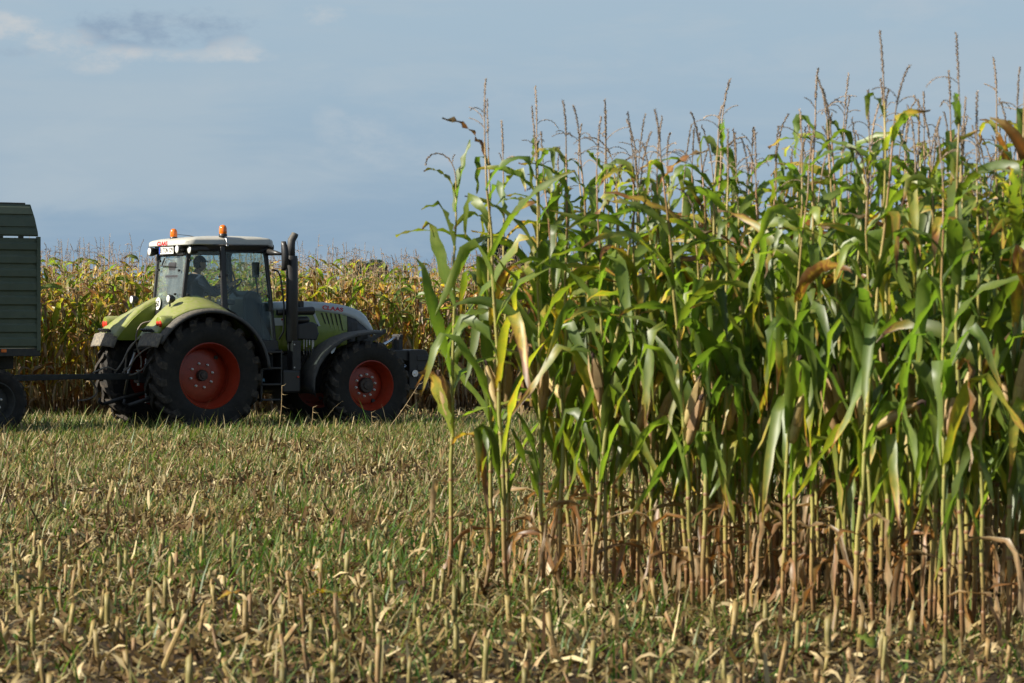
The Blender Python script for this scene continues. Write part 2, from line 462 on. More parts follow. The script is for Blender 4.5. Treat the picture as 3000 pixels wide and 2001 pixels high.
def wheel(name, parent, x, y, z, Ro, W, rimR, side, nl, hubr, recess, disc_r, bolts, lugh=.06, rimmat='red_rim'):
    """side = -1 for the right-hand wheel, whose outer face looks towards -Y"""
    w = empty(name, (x, y, z), 0, parent)
    h = W / 2
    t = MB()
    body = Ro - lugh
    prof = [(-h * .80, rimR), (-h * .93, rimR + .03), (-h, rimR + (body - rimR) * .42), (-h * .97, rimR + (body - rimR) * .75), (-h * .88, body - .02), (-h * .6, body), (0, body + .008),
            (h * .6, body), (h * .88, body - .02), (h * .97, rimR + (body - rimR) * .75), (h, rimR + (body - rimR) * .42), (h * .93, rimR + .03), (h * .80, rimR)]
    t.lathe(prof, 72)
    t.build('tyre', 'tyre_rubber', w, smooth=True, auto=50)
    L = MB()
    for sgn in (-1, 1):
        for k in range(nl):
            a0 = 2 * math.pi * (k + (0 if sgn < 0 else .5)) / nl
            rows = []
            m = 7
            for i in range(m):
                s = i / (m - 1)
                yy = sgn * (-.03 + s * (h + .022)); da = (s ** 1.15) * .30
                bw = (.034 + .018 * s) / Ro; rb = body - .03 - (.07 * max(0, s - .8) / .2 if s > .8 else 0)
                rt = Ro - (.010 * s * s) - (.045 * max(0, s - .86) / .14)
                aa = a0 + da
                rows.append([(rb * math.cos(aa - bw * 1.25), yy, rb * math.sin(aa - bw * 1.25)), (rt * math.cos(aa - bw), yy, rt * math.sin(aa - bw)),
                             (rt * math.cos(aa + bw), yy, rt * math.sin(aa + bw)), (rb * math.cos(aa + bw * 1.25), yy, rb * math.sin(aa + bw * 1.25))])
            L.grid(rows); o = len(L.v) - 4 * m
            L.f += [(o, o + 1, o + 2, o + 3), (o + 4 * m - 1, o + 4 * m - 2, o + 4 * m - 3, o + 4 * m - 4)]
    L.build('tread', 'tread_rubber', w)
    s = side
    r = MB()
    f = h * .80
    r.lathe([(s * (f + .012), rimR + .012), (s * (f + .018), rimR - .005), (s * (f - .02), rimR - .022), (s * (f - .05), rimR - .03), (s * (f - .09), rimR - .055), (s * (f - .15), rimR - .06),
             (s * (f - .20), rimR - .085), (s * (f - recess), disc_r + .03), (s * (f - recess + .01), disc_r), (s * (f - recess + .035), disc_r * .72),
             (s * (f - recess + .03), hubr * 1.05), (s * (f - recess + .03), .0001)], 64)
    r.lathe([(-s * (f + .012), rimR + .012), (-s * f, rimR - .03), (-s * (f - .12), rimR - .06), (s * (f - .20), rimR - .09)], 48)
    r.build('rim', rimmat, w, smooth=True, auto=40)
    hb = MB(); q = s * (f - recess + .03)
    hb.lathe([(q, hubr), (q + s * .06, hubr * .98), (q + s * .075, hubr * .88), (q + s * .075, hubr * .55), (q + s * .095, hubr * .5), (q + s * .10, .0001)], 28)
    hb.build('hub', 'dark_hub', w, smooth=True, auto=35)
    bm = MB(); bm.lathe([(0, .021), (s * .018, .021), (s * .02, .014), (s * .045, .013), (s * .045, .0001)], 6); me = bm.mesh('bolt')
    br = (hubr + disc_r * .72) / 2
    for k in range(bolts):
        a = 2 * math.pi * (k + .3) / bolts
        link('bolt', me, 'steel', w, loc=(br * math.cos(a), q, br * math.sin(a)))
    # valve opening in the disc
    vm = MB(); vm.lathe([(q - s * .02, .001), (q - s * .02, .032), (q + s * .012, .032), (q + s * .012, .001)], 14)
    a = R(48) if rimR > .45 else R(-60)
    vo = vm.build('valve_opening', 'ink_black', w); vo.location = ((disc_r * .93) * math.cos(a), 0, (disc_r * .93) * math.sin(a))
    return w


for sd in (-1, 1):
    wheel('rear_wheel', TR, 0, sd * .95, .865, .905, .62, .505, sd, 19, .088, .33, .40, 8)
    wheel('front_wheel', TR, 2.86, sd * .93, .685, .715, .50, .392, sd, 18, .125, .235, .31, 10, .042)

# --- rear fenders
CREST = [(32, 1.045), (46, 1.065), (58, 1.11), (70, 1.19), (84, 1.235), (96, 1.23), (107, 1.172), (119, 1.11), (129, 1.07), (144, 1.055)]
for sd in (-1, 1):
    F = MB(); rows = []
    for i in range(31):
        a = 32 + (144 - 32) * i / 30
        rc = lerp_table(CREST, a)
        ro = 1.035 + .01 * math.sin(R(a))
        # the rear end narrows and turns down towards the lamps
        bl_ = math.exp(-((a - 133) / 9) ** 2)
        pts = [(.42, .93), (.42, rc - .10), (.43, rc - .04), (.47, rc - .008), (.53, rc), (.62, rc - .018), (.76, ro + (rc - ro) * .74),
               (.90, ro + (rc - ro) * .47 + .045 * bl_), (1.00, ro + (rc - ro) * .24 + .058 * bl_), (1.09, ro + .008 + .03 * bl_), (1.11, ro - .025)]
        ca, sa = math.cos(R(a)), math.sin(R(a))
        rows.append([(r * ca, sd * y, .865 + r * sa) for (y, r) in pts])
    F.grid(rows)
    o = len(F.v) - 11; F.f.append(tuple(range(o, o + 11)))
    fd = F.build('fender', 'green_paint', TR, smooth=True, solid=.012, auto=60)
    W_ = MB(); arcp = [(lerp_table(CREST, a) * math.cos(R(a)), .865 + lerp_table(CREST, a) * math.sin(R(a)) - .06) for a in range(92, 145, 4)]
    W_.prism([(-.12, 1.40)] + arcp + [(-.80, 1.41)], sd * .405, sd * .42); W_.build('fender_wall', 'green_paint', fd)
    # dark outer flare following the tyre
    G = MB(); rows = []
    for i in range(33):
        a = 6 + (150 - 6) * i / 32
        ca, sa = math.cos(R(a)), math.sin(R(a)); ro = 1.035 + .01 * math.sin(R(a)) - .004
        rows.append([(r * ca, sd * y, .865 + r * sa) for (y, r) in [(.70 if a < 36 else 1.05, ro - .035), (1.12, ro - .012), (1.22, ro - .008), (1.285, ro - .022), (1.305, ro - .05), (1.30, ro - .075)]])
    G.grid(rows); G.build('fender_flare', 'grey_plastic', fd, smooth=True, solid=.012, auto=50)
    # muddy flap across the whole width at the tail
    G = MB(); rows = []
    for i in range(9):
        a = 142.5 + (154.5 - 142.5) * i / 8; k = i / 8
        r = lerp_table([(142, 1.085), (148, 1.06), (155, 1.045)], a); ca, sa = math.cos(R(a)), math.sin(R(a))
        y0, y1 = .43 + .03 * k * k, 1.31 - .02 * k * k
        rows.append([(rr * ca, sd * (y0 + (y1 - y0) * j / 8), .865 + rr * sa) for j in range(9) for rr in [r - (.07 if j < 4 else .03) * (abs(j - 4) / 4) ** 2.2]])
    G.grid(rows); G.build('mud_flap', 'mud_plastic', fd, smooth=True, solid=.014)
    # tail lamp housing, two round lenses, black vent slots
    ca, sa = math.cos(R(140)), math.sin(R(140))
    H = MB(); H.tube([(-.50, sd * 1.0, 1.70), (-.70, sd * 1.035, 1.675), (-.765, sd * 1.045, 1.665), (-.775, sd * 1.045, 1.664)], [.09, .12, .112, .098], 20)
    hs = H.build('tail_lamp_housing', 'green_paint', fd, smooth=True, auto=40)
    for dy, rr in ((.048, .052), (-.05, .046)):
        H = MB(); H.tube([(-.76, sd * (1.045 + dy), 1.665), (-.785, sd * (1.045 + dy), 1.665), (-.793, sd * (1.045 + dy), 1.665)], [rr, rr, rr * .7], 16)
        H.build('tail_lens', 'red_lens', hs, smooth=True, auto=50)
    for k in range(5):
        y = sd * (.66 + .085 * k); r = 1.12
        H = MB(); H.box((-.032, -.03, -.012), (.032, .03, .012), Matrix.Rotation(R(35), 3, 'Y'), (0, 0, 0))
        H.build('vent_slot', 'ink_black', fd, loc=(r * ca - .02, y, .865 + r * sa - .02))
    # work lamp on a stalk on the fender crest
    H = MB(); H.tube([(-.44, sd * .70, 1.93), (-.44, sd * .70, 2.0), (-.425, sd * .70, 2.035)], .014, 8)
    lb = H.build('work_lamp', 'black_plastic', fd)
    H = MB(); H.tube([(-.36, sd * .705, 2.05), (-.40, sd * .705, 2.05), (-.452, sd * .705, 2.05), (-.47, sd * .705, 2.05)], [.03, .06, .072, .068], 18)
    H.build('lamp_body', 'black_plastic', lb, smooth=True, auto=40)
    H = MB(); H.tube([(-.468, sd * .705, 2.05), (-.478, sd * .705, 2.05), (-.484, sd * .705, 2.05)], [.06, .055, .03], 18)
    H.build('lamp_lens', 'lamp_glass', lb, smooth=True)

# --- cab
def cab_y(x, z):
    """half width of the cab side at (x, z)"""
    if x < .41: k = (x + .16) / .57; y = .545 + (.865 - .545) * max(0, k)
    else: y = .865 - .125 * (x - .41) / .92
    return y - .075 * max(0, (z - 2.0)) / .86 * (1 if x > .3 else .4)


def post(name, p0, p1, w, d, sd, mat='black_plastic'):
    a, c = Vector(p0), Vector(p1)
    m = MB(); vs = []
    for p in (a, c):
        vs += [(p.x - w, p.y - d * .5, p.z), (p.x + w, p.y - d * .5, p.z), (p.x + w, p.y + d * .5, p.z), (p.x - w, p.y + d * .5, p.z)]
    m.add(vs, [(3, 2, 1, 0), (4, 5, 6, 7), (0, 1, 5, 4), (1, 2, 6, 5), (2, 3, 7, 6), (3, 0, 4, 7)])
    return m.build(name, mat, TR, bev=.012)


for sd in (-1, 1):
    post('cab_post', (-.150, sd * .54, 2.02), (-.055, sd * .56, 2.86), .026, .05, sd)
    post('cab_post', (.41, sd * .865, 1.60), (.41, sd * .785, 2.87), .038, .055, sd)
    post('cab_post', (1.345, sd * .735, 1.33), (1.215, sd * .665, 2.87), .030, .06, sd)
    # quarter window and its frame
    q = [(-.125, .553, 2.06), (.372, .846, 1.945), (.372, .782, 2.80), (-.03, .575, 2.80)]
    g = MB(); g.add([(x, sd * y, z) for x, y, z in q], [(0, 1, 2, 3)])
    qw = g.build('quarter_window', 'cab_glass', TR, solid=.006)
    g = MB(); g.tube([(x, sd * (y + .004), z) for x, y, z in q + q[:1]], .013, 6); g.build('window_frame', 'black_plastic', qw)
    for (x, y, z) in [(-.05, .59, 2.66), (-.085, .575, 2.12), (.33, .835, 2.40)]:
        g = MB(); g.tube([(x, sd * y, z), (x, sd * (y + .03), z)], .018, 10); g.build('window_hinge', 'black_plastic', qw)
    # glazed door down to the step
    d = [(.455, 1.90), (.60, 1.83), (.76, 1.70), (.88, 1.56), (.97, 1.42), (1.32, 1.40), (1.295, 1.84), (1.175, 2.80), (.455, 2.80)]
    pts = [(x, sd * (cab_y(x, z) + .004), z) for x, z in d]
    ctr = (.9, sd * (cab_y(.9, 2.1) + .004), 2.1)
    g = MB(); g.add(pts + [ctr], [(i, (i + 1) % 9, 9) for i in range(9)])
    dr = g.build('door', 'cab_glass', TR, solid=.006)
    g = MB(); g.tube(pts + pts[:1], .016, 6); g.build('door_frame', 'black_plastic', dr)
    hx = 1.235; hy = sd * (cab_y(1.235, 1.95) + .03)
    g = MB(); g.box((hx - .03, min(hy, hy + sd * .04), 1.86), (hx + .03, max(hy, hy + sd * .04), 2.05)); g.build('door_handle', 'black_plastic', dr, bev=.015)
    for (x, z) in [(1.22, 2.10), (.47, 2.42)]:
        yy = sd * cab_y(x, z); g = MB(); g.tube([(x, yy, z), (x, yy + sd * .03, z)], .022, 10); g.build('door_stud', 'black_plastic', dr)
    # grab rail ahead of the door
    g = MB(); g.tube([(1.30, sd * .74, 2.52), (1.36, sd * .82, 2.50), (1.40, sd * .84, 2.40), (1.46, sd * .84, 1.95), (1.45, sd * .84, 1.55), (1.40, sd * .78, 1.42)], .015, 8)
    g.build('grab_rail', 'black_metal', TR, smooth=True)
    # dark sill below the door
    g = MB(); g.prism([(.86, 1.42), (1.38, 1.40), (1.40, 1.20), (.99, 1.18)], sd * .60, sd * .80); g.build('door_sill', 'black_plastic', TR, bev=.015)

# rear window, lower rear panel, wiper, speed disc
g = MB(); g.add([(-.155, -.515, 1.86), (-.155, .515, 1.86), (-.06, .535, 2.74), (-.06, -.535, 2.74)], [(0, 1, 2, 3)])
rw = g.build('rear_window', 'dusty_glass', TR, solid=.006)
g = MB(); g.tube([(-.16, -.515, 1.86), (-.16, .515, 1.86), (-.065, .535, 2.74), (-.065, -.535, 2.74), (-.16, -.515, 1.86)], .013, 6); g.build('window_frame', 'black_plastic', rw)
g = MB(); g.tube([(-.10, .25, 2.70), (-.105, .34, 2.60)], .012, 6); g.tube([(-.112, .37, 2.585), (-.108, .10, 2.575), (-.106, -.19, 2.565)], [.012, .010, .006], 6); g.build('wiper', 'black_plastic', rw)
for (y, z) in [(.40, 2.66), (.42, 2.52), (-.36, 2.50), (-.30, 2.13)]:
    g = MB(); g.tube([(-.09 - .1 * (2.7 - z) / .9, y, z), (-.125 - .1 * (2.7 - z) / .9, y, z)], .018, 8); g.build('window_hinge', 'black_plastic', rw)


def disc(name, ctr, nrm, r, mat, parent, th=.006, n=28):
    c, nn = Vector(ctr), Vector(nrm).normalized()
    m = MB(); m.tube([c, c + nn * th], r, n)
    return m.build(name, mat, parent)


nr = Vector((-.994, 0, .108)); upv = Vector((.108, 0, .994))
sc_ = Vector((-.172, .345, 1.985))
ds = disc('speed_disc', sc_, nr, .098, 'plate_white', rw)
text_mesh('speed_figures', '50', 'ink_black', ds, sc_ + nr * .008 + Vector((0, .058, 0)) - upv * .052, (0, -1, 0), upv, .104, .116, bold=.012)
g = MB(); g.prism([(-.52, 1.42), (.52, 1.42), (.53, 1.88), (-.53, 1.88)], -.20, -.165, 'x'); g.build('rear_panel', 'black_plastic', TR, bev=.01)
g = MB(); g.box((-.245, -.13, 1.66), (-.205, .23, 1.84)); g.box((-.30, -.20, 1.52), (-.22, .0, 1.66)); g.build('rear_cover', 'green_paint', TR, bev=.015)
g = MB(); g.prism([(-.50, 2.74), (.50, 2.74), (.66, 2.90), (-.66, 2.90)], -.10, -.02, 'x'); g.build('lamp_crossbar', 'black_plastic', TR, bev=.01)
# windscreen and its header, side headers
g = MB(); g.add([(1.36, -.66, 1.75), (1.36, .66, 1.75), (1.235, .62, 2.80), (1.235, -.62, 2.80)], [(0, 1, 2, 3)]); g.build('windscreen', 'cab_glass', TR, solid=.006)
g = MB(); g.box((-.04, -.70, 2.80), (1.25, .70, 2.885)); g.build('roof_lining', 'black_plastic', TR, bev=.02)
for sd in (-1, 1):
    g = MB(); g.add([(-.05, sd * .53, 2.78), (.41, sd * .755, 2.78), (1.24, sd * .64, 2.78), (1.24, sd * .70, 2.90), (.41, sd * .80, 2.90), (-.05, sd * .60, 2.90)], [(0, 1, 4, 5), (1, 2, 3, 4)])
    g.build('roof_rail', 'black_plastic', TR, solid=.03)
# cab floor and interior
g = MB(); g.box((-.12, -.58, 1.30), (1.34, .58, 1.40)); g.build('cab_floor', 'black_plastic', TR)
g = MB(); g.box((.02, -.27, 1.70), (.52, .27, 1.82)); g.box((-.06, -.26, 1.78), (.08, .26, 2.46), Matrix.Rotation(R(-8), 3, 'Y')); g.box((-.09, -.15, 2.44), (.0, .15, 2.64), Matrix.Rotation(R(-8), 3, 'Y')); g.box((.10, -.2, 1.40), (.45, .2, 1.70))
g.build('seat', 'seat_fabric', TR, bev=.04, seg=3)
g = MB(); g.box((.30, -.56, 1.40), (.62, -.33, 1.98)); g.box((.50, -.50, 1.96), (.78, -.36, 2.06)); g.build('side_console', 'black_plastic', TR, bev=.03)
g = MB(); g.prism([(1.02, 1.4), (1.34, 1.4), (1.36, 2.02), (1.30, 2.17), (1.12, 2.20), (1.02, 2.10)], -.30, .30); g.build('dashboard', 'black_plastic', TR, bev=.04)
sw = MB()
swc = Vector((.94, 0, 2.25)); ax = Vector((-.62, 0, .78)); e1 = Vector((0, 1, 0)); e2 = ax.cross(e1)
sw.tube([swc + (e1 * math.cos(k * math.pi / 12) + e2 * math.sin(k * math.pi / 12)) * .20 for k in range(25)], .014, 8, cap=False)
for k in range(3):
    sw.tube([swc - ax * .02, swc + (e1 * math.cos(R(90 + 120 * k)) + e2 * math.sin(R(90 + 120 * k))) * .20], .010, 6)
sw.tube([swc, swc - ax * .3], .03, 8)
sw.build('steering_wheel', 'black_plastic', TR, smooth=True)
g = MB(); g.box((1.10, -.60, 2.40), (1.15, -.42, 2.64)); g.tube([(1.13, -.5, 2.4), (1.2, -.45, 2.1)], .015, 6); g.build('terminal_screen', 'black_plastic', TR, bev=.015)

# roof: a rounded tray, highest in the middle
def roof_outline(inset, n=7):
    x0, x1, w0, w1, r = -.20 + inset, 1.40 - inset, .765 - inset, .70 - inset, .17
    pts = []
    for cx, cy, a0 in ((x1 - r, w1 - r, 0), (x0 + r, w0 - r, 90), (x0 + r, -(w0 - r), 180), (x1 - r, -(w1 - r), 270)):
        for i in range(n + 1):
            a = R(a0 + 90 * i / n); pts.append((cx + r * math.cos(a), cy + r * math.sin(a)))
    return pts


TOPZ = [(-.25, 2.965), (.1, 3.0), (.55, 3.025), (1.0, 3.02), (1.3, 3.005), (1.45, 2.98)]
BOTZ = [(-.25, 2.885), (.2, 2.905), (.47, 2.922), (.9, 2.925), (1.2, 2.905), (1.45, 2.855)]
g = MB(); rows = []
for ins, k, up in ((.10, 0, .0), (.012, 0, 0), (0, .12, 0), (.0, .75, 0), (.012, .95, 0), (.05, 1, .012), (.14, 1, .026), (.35, 1, .034)):
    row = []
    for (x, y) in roof_outline(ins):
        zb, zt = lerp_table(BOTZ, x), lerp_table(TOPZ, x)
        row.append((x, y, zb + (zt - zb) * k + up))
    rows.append(row)
g.grid(rows, close=True); n = len(rows[0]); o = len(g.v) - n
g.f.append(tuple(range(o, o + n))); g.f.append(tuple(reversed(range(n))))
rf = g.build('roof', 'white_paint', TR, smooth=True, auto=42)
text_mesh('roof_lettering', 'CLAAS', 'logo_red', rf, (-.2045, .30, 2.898), (0, -1, 0), (0, 0, 1), .066, .385, shear=.18, bold=.02)
g = MB(); g.box((1.33, -.55, 2.83), (1.44, .55, 2.93)); g.build('sun_visor', 'black_plastic', rf, bev=.03)


def lathe_z(name, ctr, prof, mat, parent, n=24):
    m = MB(); m.lathe([(h, r) for (h, r) in prof], n)
    m.v = [(ctr[0] + x, ctr[1] + z, ctr[2] + y) for (x, y, z) in m.v]
    return m.build(name, mat, parent, smooth=True, auto=45)


for (x, y, z, s) in ((.485, -.66, 3.03, 1.06), (-.03, .06, 2.995, .98)):
    bc = lathe_z('beacon', (x, y, z), [(0, .0001), (0, .062 * s), (.035 * s, .062 * s), (.045 * s, .055 * s), (.045 * s, .0001)], 'black_plastic', rf)
    lathe_z('beacon_lens', (x, y, z + .045 * s), [(0, .056 * s), (.02, .059 * s), (.075 * s, .058 * s), (.105 * s, .05 * s), (.125 * s, .032 * s), (.132 * s, .0001)], 'orange_lens', bc)
g = MB(); g.tube([(.485, -.66, 3.03), (.485, -.70, 3.0), (.485, -.79, 2.99), (.487, -.80, 2.93), (.49, -.80, 2.90)], .014, 8); g.tube([(.47, -.80, 2.885), (.51, -.80, 2.885)], .02, 8); g.build('beacon_bracket', 'steel', rf, smooth=True)
g = MB(); g.tube([(.30, .0, 3.04), (.20, 0, 3.06), (-.06, .05, 3.085)], [.008, .005, .003], 6); g.build('antenna', 'black_plastic', rf)
# rear work lamps under the roof edge, number plate
for (y, z, dx) in ((.56, 2.812, 0), (-.49, 2.826, 0), (-.665, 2.818, .13)):
    g = MB(); g.tube([(-.10 + dx, y, z), (-.16 + dx, y, z), (-.205 + dx, y, z), (-.222 + dx, y, z)], [.045, .066, .074, .07], 18); lb = g.build('work_lamp', 'black_plastic', TR, smooth=True, auto=40)
    g = MB(); g.tube([(-.220 + dx, y, z), (-.232 + dx, y, z), (-.238 + dx, y, z)], [.063, .058, .03], 18); g.build('lamp_lens', 'lamp_glass', lb, smooth=True)
g = MB(); g.box((-.165, -.22, 2.765), (-.155, .315, 2.88)); npl = g.build('number_plate', 'plate_white', TR, bev=.003)
g = MB(); g.box((-.169, .275, 2.768), (-.1655, .312, 2.877)); g.build('plate_band', 'plate_blue', npl)
text_mesh('plate_figures', 'B TON 529', 'ink_black', npl, (-.1660, .262, 2.785), (0, -1, 0), (0, 0, 1), .078, .465, bold=.004)

# mirror on its arm, exhaust stack, intake
for sd in (-1, 1):
    g = MB(); g.tube([(1.22, sd * .68, 2.80), (1.27, sd * .92, 2.78), (1.30, sd * 1.06, 2.76)], [.06, .04, .022], 8); ma = g.build('mirror_arm', 'black_plastic', TR, smooth=True)
    g = MB(); rows = []
    for i in range(9):
        t = i / 8; w = .035 + .10 * math.sin(math.pi * (.12 + .76 * t)); z = 2.50 + .46 * t
        rows.append([(1.33 + w * .30 - .02 * t, sd * (1.05 - w * .8), z), (1.35 + .02, sd * 1.05, z), (1.33 + w * .3 + .0, sd * (1.05 + w), z), (1.29, sd * (1.06 + w * .3), z)])
    g.grid(rows, close=True); g.f.append((0, 1, 2, 3)); g.f.append((35, 34, 33, 32)); g.build('mirror', 'black_plastic', ma, smooth=True)
g = MB(); g.tube([(1.57, -.90, 1.38), (1.57, -.90, 1.42), (1.57, -.90, 2.68), (1.57, -.90, 2.74)], [.082, .098, .094, .085], 24); ex = g.build('exhaust_stack', 'black_plastic', TR, smooth=True, auto=40)
g = MB(); g.tube([(1.555, -.90, 2.70), (1.555, -.90, 2.90), (1.56, -.90, 2.97), (1.585, -.90, 3.02), (1.61, -.90, 3.055), (1.625, -.90, 3.09)], [.062, .062, .062, .06, .058, .056], 18); g.build('exhaust_pipe', 'grey_plastic', ex, smooth=True)
g = MB(); g.box((1.53, -1.0, .93), (1.68, -.80, 1.40)); g.build('exhaust_guard', 'black_metal', ex, bev=.012)
for z in (1.34, .98):
    g = MB(); g.tube([(1.56, -1.0, z), (1.56, -1.012, z)], .012, 8); g.build('screw', 'steel', ex)
g = MB(); g.tube([(1.38, -.75, 1.845), (1.72, -.78, 1.865), (1.98, -.78, 1.873), (2.01, -.78, 1.873)], [.045, .06, .068, .06], 18); g.build('intake_pipe', 'black_plastic', TR, smooth=True, auto=40)
g = MB(); g.tube([(1.60, -.70, 1.72), (1.92, -.72, 1.73), (1.95, -.72, 1.73)], [.05, .06, .045], 16); g.build('air_line', 'black_plastic', TR, smooth=True)
g = MB(); g.prism([(1.72, 1.42), (2.05, 1.40), (2.09, 1.50), (2.06, 1.66), (1.98, 1.70), (1.72, 1.66)], -.82, -.58); fb = g.build('filter_box', 'black_plastic', TR, bev=.02)
g = MB(); g.tube([(2.06, -.72, 1.64), (2.12, -.72, 1.64)], .02, 8); g.tube([(2.06, -.72, 1.52), (2.13, -.72, 1.51)], .016, 8); g.build('filter_clip', 'black_metal', fb)
for k, x in enumerate((1.83, 1.88, 1.93, 1.98, 2.0)):
    g = MB(); g.tube([(x, -.80, 1.44), (x, -.80, 1.27 + .03 * (k % 3))], .012, 8); hp = g.build('hydraulic_fitting', 'steel', fb)
    g = MB(); g.tube([(x, -.80, 1.29), (x + .01, -.79, 1.15), (x + .05 * k - .05, -.70, .98), (x + .12, -.55, .80)], .011, 6); g.build('hydraulic_hose', 'black_plastic', hp, smooth=True)
g = MB(); g.box((1.83, -.66, 1.92), (1.90, -.58, 2.03)); g.tube([(1.86, -.62, 1.93), (1.80, -.58, 1.90), (1.70, -.55, 1.97)], .006, 6); g.build('hood_mirror', 'black_plastic', TR, bev=.015)

# --- hood
HT = [(1.42, 2.005), (1.8, 2.03), (2.1, 2.036), (2.5, 2.018), (2.75, 1.985), (2.95, 1.94), (3.10, 1.885), (3.20, 1.81), (3.28, 1.70), (3.33, 1.57)]
def hood_w(x): return .44 - .05 * max(0, (x - 2.6) / .7) ** 2
EDGE = [(1.42, 1.885), (2.17, 1.885), (2.35, 1.868), (2.75, 1.81), (2.95, 1.745), (3.10, 1.645), (3.2, 1.57), (3.33, 1.45)]
st = [1.42, 1.6, 1.8, 2.0, 2.15, 2.3, 2.45, 2.6, 2.75, 2.85, 2.95, 3.03, 3.10, 3.16, 3.21, 3.26, 3.30, 3.33]
g = MB(); rows = []
for x in st:
    t, w, e = lerp_table(HT, x), hood_w(x), lerp_table(EDGE, x)
    e = min(e, t - .10)
    half = [(w, e), (w - .006, e + (t - e) * .35), (w - .035, e + (t - e) * .72), (w - .09, e + (t - e) * .93), (w * .55, t - .003), (0, t)]
    rows.append([(x, -y, z) for y, z in half] + [(x, y, z) for y, z in reversed(half[:-1])])
g.grid(rows); hood = g.build('hood_top', 'hood_white', TR, smooth=True, solid=-.012, auto=60)
for sd in (-1, 1):
    g = MB(); rows = []
    for x in [1.42, 1.7, 2.0, 2.2, 2.4, 2.6, 2.79]:
        e, w = lerp_table(EDGE, x), hood_w(x)
        zb = 1.24 + .06 * max(0, (x - 2.2))
        rows.append([(x, sd * (w - .004 + .012 * math.sin(math.pi * k / 6)), e - .004 + (zb - e) * k / 6) for k in range(7)])
    g.grid(rows); sp_ = g.build('hood_side_panel', 'green_paint', TR, smooth=True, solid=.014)
    # five slanted louvres in a recessed field
    for k, (xa, za, xb, zb) in enumerate([(2.318, 1.844, 2.388, 1.666), (2.40, 1.844, 2.471, 1.603), (2.483, 1.834, 2.542, 1.582), (2.565, 1.824, 2.624, 1.561), (2.636, 1.824, 2.696, 1.561)]):
        y0 = hood_w(2.5) + .007
        g = MB(); vs = []
        for (x, z) in ((xa, za), (xb, zb)):
            vs += [(x - .004, sd * (y0 - .01), z), (x + .012, sd * (y0 - .01), z), (x + .012, sd * (y0 + .006), z), (x - .004, sd * (y0 + .006), z)]
        g.add(vs, [(3, 2, 1, 0), (4, 5, 6, 7), (0, 1, 5, 4), (1, 2, 6, 5), (2, 3, 7, 6), (3, 0, 4, 7)]); g.build('louvre_slot', 'ink_black', sp_)
        g = MB(); vs = []
        for (x, z) in ((xa, za), (xb, zb)):
            vs += [(x + .014, sd * (y0 - .006), z), (x + .066, sd * (y0 - .006), z), (x + .060, sd * (y0 + .003), z), (x + .016, sd * (y0 + .015), z)]
        g.add(vs, [(3, 2, 1, 0), (4, 5, 6, 7), (0, 1, 5, 4), (1, 2, 6, 5), (2, 3, 7, 6), (3, 0, 4, 7)]); g.build('louvre', 'green_paint', sp_)
    # white slanted stripe on the side panel, warning sticker
    y0 = hood_w(2.1) + .012
    g = MB(); g.prism([(2.14, 1.875), (2.19, 1.875), (2.30, 1.64), (2.26, 1.63)], sd * (y0 - .01), sd * (y0 + .003)); g.build('side_stripe', 'hood_white', sp_)
    g = MB(); g.prism([(1.46, 1.64), (1.64, 1.64), (1.64, 1.76), (1.46, 1.76)], sd * (y0 - .01), sd * (y0 + .003)); g.build('sticker', 'plate_white', sp_)
    g = MB(); g.prism([(1.60, 1.72), (1.63, 1.72), (1.63, 1.75), (1.60, 1.75)], sd * (y0 - .004), sd * (y0 + .005)); g.build('sticker_mark', 'logo_red', sp_)
    # dark headlamp and grille field
    g = MB(); rows = []
    for x in [2.80, 2.9, 3.0, 3.1, 3.18, 3.24]:
        e, w = lerp_table(EDGE, x), hood_w(x); rows.append([(x, sd * (w - .006), e - .004 + (1.15 - e) * k / 4) for k in range(5)])
    g.grid(rows); gr = g.build('side_grille', 'black_plastic', TR, smooth=True, solid=.012)
    g = MB(); g.box((2.87, min(sd * .425, sd * .44), 1.50), (2.99, max(sd * .425, sd * .44), 1.70)); g.build('grille_mesh', 'grey_plastic', gr, bev=.01)
    w = hood_w(2.5)
    if sd < 0:
        xd = Vector((.385, .012, -.043))
        text_mesh('hood_lettering', 'CLAAS', 'logo_red', hood, (2.345, -(w + .003), 1.902), xd, (0, .13, .99), .068, .385, shear=.12, bold=.03)
        text_mesh('model_lettering', 'ARION', 'ink_black', sp_, (1.50, -(y0 + .002), 1.80), (1, 0, 0), (0, 0, 1), .05, .20, bold=.01)
g = MB(); rows = []
for z in (1.10, 1.25, 1.40, 1.56):
    rows.append([(3.30 + .03 * (1.56 - z) - .10 * (y / .39) ** 2, y, z) for y in (-.38, -.25, -.1, .1, .25, .38)])
g.grid(rows); g.build('front_grille', 'black_plastic', TR, smooth=True, solid=.02)
g = MB(); g.box((1.30, -.40, 1.22), (1.46, .40, 2.0)); g.build('bulkhead', 'black_plastic', TR, bev=.02)

# --- chassis, steps, tank, front fenders
g = MB(); g.box((-.35, -.28, .62), (1.5, .28, 1.30)); g.box((1.5, -.24, .55), (3.25, .24, 1.18)); g.box((-.1, -.62, .72), (.1, .62, 1.0)); g.build('chassis', 'black_metal', TR, bev=.03)
g = MB(); g.tube([(2.86, -.72, .68), (2.86, -.2, .62), (2.86, .2, .62), (2.86, .72, .68)], [.11, .13, .13, .11], 12); g.build('front_axle', 'black_metal', TR, smooth=True)
g = MB(); g.box((.98, -.98, .56), (1.02, -.72, 1.26)); g.box((1.335, -.98, .44), (1.36, -.70, 1.26)); g.box((.985, -.98, .44), (1.01, -.90, 1.0)); sp_ = g.build('step_frame', 'black_metal', TR, bev=.006)
for z in (.46, .70, .955, 1.21):
    g = MB(); g.box((1.0, -1.0, z), (1.345, -.74, z + .03)); g.build('step', 'black_metal', sp_, bev=.006)
